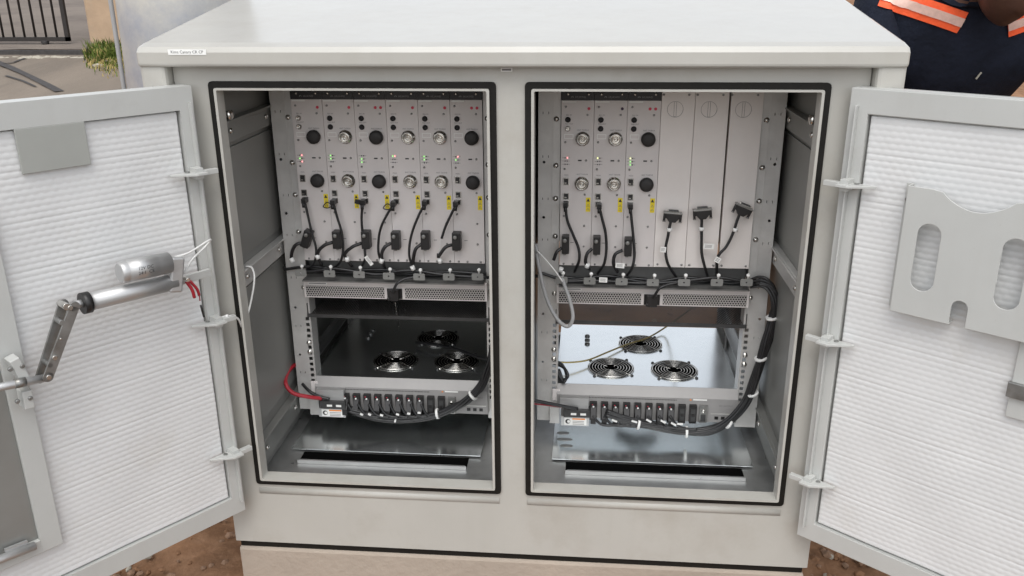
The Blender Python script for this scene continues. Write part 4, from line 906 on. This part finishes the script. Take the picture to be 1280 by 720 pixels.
for k in range(3): mb.tube([Zp(692, 450+2*k, .34), Zp(703+k, 456+2*k, .345), Zp(708+k, 470, .33), Zp(704, 478-2*k, .318), Zp(697+k, 468-3*k, .32)], .0036, 'cable', 8)
single('coiled_cable', mb, 'small black coil of cable behind the left post above the right bay terminals', 'cable')
mb = MB(); mb.cyl(Yp(494, 378, RY+.05), Yp(499, 412, RY+.12), .0012, 'chrome', 8); single('hanging_wire', mb, 'thin bright wire hanging behind the left bay panel', 'wire')
# grey wires over the left frame edge
mb = MB(); P3 = [Yp(268, 400, -.05), Yp(284, 395, -.035), Yp(297, 398, -.02), Yp(303, 410, .0), Yp(306, 404, .01), Yp(313, 380, .03), Yp(318, 350, .04), Yp(315, 335, .05), Yp(307, 333, .05)]
mb.tube(P3, .0022, 'pale_wire', 8); t = thing('door_wire', P3[3], 'pale grey wire passing from the left door hinge into the left bay', 'wire'); part('cord', mb, t)
part('cable_tie', tie(284, 396, -.036, .005, .006, 'white', (1, 0, 0)), t); part('cable_tie', tie(306, 405, .008, .006, .009, 'white', (0, 0, 1)), t)

# ================================================================ PERSON leaning beside the right end of the cabinet
def skin_mesh(verts, edges, radii, root, m, lv=2):
    me = bpy.data.meshes.new('figure'); me.from_pydata(verts, edges, []); ob = bpy.data.objects.new('figure', me); C.objects.link(ob)
    sk = ob.modifiers.new('skin', 'SKIN'); 
    for i, r in enumerate(radii):
        me.skin_vertices[0].data[i].radius = r if isinstance(r, tuple) else (r, r); me.skin_vertices[0].data[i].use_root = (i == root)
    sb = ob.modifiers.new('sub', 'SUBSURF'); sb.levels = lv; sb.render_levels = lv
    bpy.context.view_layer.update()
    out = bpy.data.meshes.new_from_object(ob.evaluated_get(bpy.context.evaluated_depsgraph_get()))
    bpy.data.objects.remove(ob); bpy.data.meshes.remove(me)
    for p in out.polygons: p.use_smooth = True
    out.materials.clear(); out.materials.append(M[m]); return out
px0 = Vector((1.075, .70, G0))
person = thing('person', px0, 'person in a navy work jacket with orange and silver bands leaning behind the right door', 'person')
# figure faces -Y (towards the camera), bent forward at the hips; coordinates relative to px0
J = {'pelvis': (0, .16, .90), 'waist': (0, .10, 1.06), 'chest': (0, -.02, 1.22), 'upchest': (0, -.10, 1.32), 'neck': (.0, -.17, 1.38), 'headb': (.0, -.21, 1.41),
     'shL': (-.20, -.09, 1.345), 'elL': (-.27, -.16, 1.10), 'wrL': (-.17, -.40, .98), 'shR': (.17, -.09, 1.34), 'elR': (.28, -.20, 1.10), 'wrR': (.15, -.40, .96),
     'hipL': (-.10, .16, .86), 'knL': (-.13, .06, .47), 'anL': (-.13, .12, .09), 'toL': (-.14, -.06, .04), 'hipR': (.10, .16, .86), 'knR': (.14, .08, .47), 'anR': (.13, .14, .09), 'toR': (.15, -.04, .04)}
RAD = {'pelvis': (.17, .12), 'waist': (.185, .13), 'chest': (.205, .145), 'upchest': (.185, .12), 'neck': .062, 'headb': .055, 'shL': .105, 'elL': .058, 'wrL': .045, 'shR': .10, 'elR': .058, 'wrR': .045,
       'hipL': .105, 'knL': .07, 'anL': .045, 'toL': .045, 'hipR': .105, 'knR': .07, 'anR': .045, 'toR': .045}
E_ = [('pelvis', 'waist'), ('waist', 'chest'), ('chest', 'upchest'), ('upchest', 'neck'), ('neck', 'headb'), ('upchest', 'shL'), ('shL', 'elL'), ('elL', 'wrL'), ('upchest', 'shR'), ('shR', 'elR'), ('elR', 'wrR'), ('pelvis', 'hipL'), ('hipL', 'knL'), ('knL', 'anL'), ('anL', 'toL'), ('pelvis', 'hipR'), ('hipR', 'knR'), ('knR', 'anR'), ('anR', 'toR')]
ks = list(J); me = skin_mesh([J[k] for k in ks], [(ks.index(a), ks.index(b)) for a, b in E_], [RAD[k] for k in ks], 0, 'navy')
# trousers below the waist, skin at the neck, in one continuous body mesh
me.materials.append(M['trouser']); me.materials.append(M['skin'])
for p in me.polygons:
    c = p.center
    if c.z < .93 and abs(c.x) < .3 and c.y > -.2: p.material_index = 1
    if c.y < -.13 and c.z > 1.36 and abs(c.x) < .07: p.material_index = 2
body = bpy.data.objects.new('body', me); C.objects.link(body); body.parent = person
from mathutils.bvhtree import BVHTree
bvh = BVHTree.FromPolygons([v.co.copy() for v in me.vertices], [tuple(p.vertices) for p in me.polygons])
def band(a, b, hw_, m_, lift, nu=26, nv=5):
    """a strip of tape wrapped onto the jacket between two chest points (relative coordinates), seen from the front"""
    a, b = Vector(a), Vector(b); d = (b-a); s_ = Vector((-d.z, 0, d.x)).normalized()*hw_; mb = MB(); ok = []
    g = {}
    for i in range(nu+1):
        for j in range(nv+1):
            p = a+d*i/nu+s_*(2*j/nv-1); h = bvh.ray_cast(Vector((p.x, -2, p.z)), Vector((0, 1, 0)))
            if h[0] is not None: g[i, j] = h[0]+h[1]*lift+px0
    vs = []; idx = {}
    for k_, q in g.items(): idx[k_] = len(vs); vs.append(q)
    fs = [(idx[i, j], idx[i+1, j], idx[i+1, j+1], idx[i, j+1]) for i in range(nu) for j in range(nv) if all(t in idx for t in ((i, j), (i+1, j), (i+1, j+1), (i, j+1))) and max((vs[idx[i, j]]-vs[idx[i+1, j+1]]).length, 0) < .09]
    mb.add(vs, fs, m_, True); return mb
PERSON_BANDS = [((-.235, 0, 1.375), (-.055, 0, 1.315)), ((.235, 0, 1.372), (.050, 0, 1.305))]
for a, b in PERSON_BANDS:
    o1 = part('reflective_band', band(a, b, .024, 'orange', .004), body)
    o2 = part('silver_stripe', band(a, b, .0095, 'silver_tape', .0065), o1)
# head, bowed
hm = MB(); n1_, n2_ = 28, 20; hc = Vector((.005, -.285, 1.425))
tilt = Matrix.Rotation(math.radians(38), 3, 'X')
vs = []
for j in range(n2_+1):
    th = PI*j/n2_
    for i in range(n1_):
        ph = 2*PI*i/n1_; x, y, z = math.sin(th)*math.cos(ph), math.sin(th)*math.sin(ph), math.cos(th)
        wx = .075*(1-.22*max(0, -z)); p = Vector((x*wx, y*.095, z*.118))
        if y < -.2:
            f = -y
            p.y += .012*math.exp(-((abs(x)-.38)**2+(z-.08)**2)/.02)*f            # eye sockets
            p.y -= .024*math.exp(-(x**2/.02+(z+.18)**2/.035))*f                    # nose
            p.y -= .009*math.exp(-(x**2/.08+(z+.50)**2/.008))*f + .006*math.exp(-(x**2/.1+(z-.25)**2/.01))*f - .006*math.exp(-(x**2/.08+(z+.44)**2/.001))
            p.y -= .010*math.exp(-(x**2/.08+(z+.85)**2/.03))
        vs.append(px0+hc+tilt @ p)
hm.add(vs, [(j*n1_+i, j*n1_+(i+1) % n1_, (j+1)*n1_+(i+1) % n1_, (j+1)*n1_+i) for j in range(n2_) for i in range(n1_)], 'skin', True)
for s_ in (-1, 1):
    e_c = Vector((s_*.028, -.083, .010)); hm.lathe(px0+hc+tilt @ e_c, tilt @ Vector((0, -1, 0)), [(-.004, .011), (.0, .010), (.004, .007), (.006, .002)], 'label', 12); hm.cyl(px0+hc+tilt @ (e_c+Vector((0, -.0055, 0))), px0+hc+tilt @ (e_c+Vector((0, -.0068, 0))), .0045, 'ink', 10)
    ep = [px0+hc+tilt @ Vector((s_*(.073+.006*math.sin(k)), .012+.018*math.cos(k), .0+.030*math.sin(k))) for k in np.linspace(0, 2*PI, 13)]; hm.tube(ep, .007, 'skin', 8, sub=2)
part('head', hm, body)
hr = MB(); hv = []
for j in range(11):
    th = .62*PI*j/10
    for i in range(28):
        ph = 2*PI*i/28; x, y, z = math.sin(th)*math.cos(ph), math.sin(th)*math.sin(ph), math.cos(th)
        if y < 0 and z < .55: z = max(z, .55-.0); 
        hv.append(px0+hc+tilt @ Vector((x*.079, y*.100, z*.123+.001)))
hr.add(hv, [(j*28+i, j*28+(i+1) % 28, (j+1)*28+(i+1) % 28, (j+1)*28+i) for j in range(10) for i in range(28)], 'hair', True); part('hair', hr, body)
# hands with five fingers, resting towards each other low in front
for s_, w_ in ((-1, 'wrL'), (1, 'wrR')):
    wv = Vector(J[w_]); V = [wv+Vector((0, .02, .0)), wv+Vector((-s_*.02, -.05, -.02)), wv+Vector((-s_*.03, -.09, -.04))]; Ed = [(0, 1), (1, 2)]; Rr = [.030, (.040, .018), (.038, .016)]
    for k in range(4):
        b_ = len(V); o_ = (k-1.5)*.019; ln = (.9, 1.05, 1, .8)[k]
        V += [wv+Vector((-s_*.03+o_, -.115, -.052)), wv+Vector((-s_*.034+o_, -.115-.032*ln, -.072)), wv+Vector((-s_*.036+o_, -.115-.048*ln, -.098)), wv+Vector((-s_*.036+o_, -.115-.050*ln, -.118))]
        Ed += [(2, b_), (b_, b_+1), (b_+1, b_+2), (b_+2, b_+3)]; Rr += [.0095, .009, .0085, .0075]
    b_ = len(V); V += [wv+Vector((-s_*.052, -.06, -.035)), wv+Vector((-s_*.068, -.09, -.055)), wv+Vector((-s_*.070, -.115, -.075))]; Ed += [(1, b_), (b_, b_+1), (b_+1, b_+2)]; Rr += [.012, .0105, .009]
    hme = skin_mesh([tuple(v) for v in V], Ed, Rr, 0, 'skin'); ho = bpy.data.objects.new('hand', hme); C.objects.link(ho); ho.parent = body
mb = MB(); p = Vector((.02, 0, 1.19)); h_ = bvh.ray_cast(Vector((p.x, -2, p.z)), Vector((0, 1, 0)))
if h_[0] is not None: mb.obox(px0+h_[0]+Vector((-.005, -.004, -.008)), px0+h_[0]+Vector((.005, -.004, .008)), .004, .002, 'stone', up=(0, 1, 0)); part('pocket_tab', mb, body)
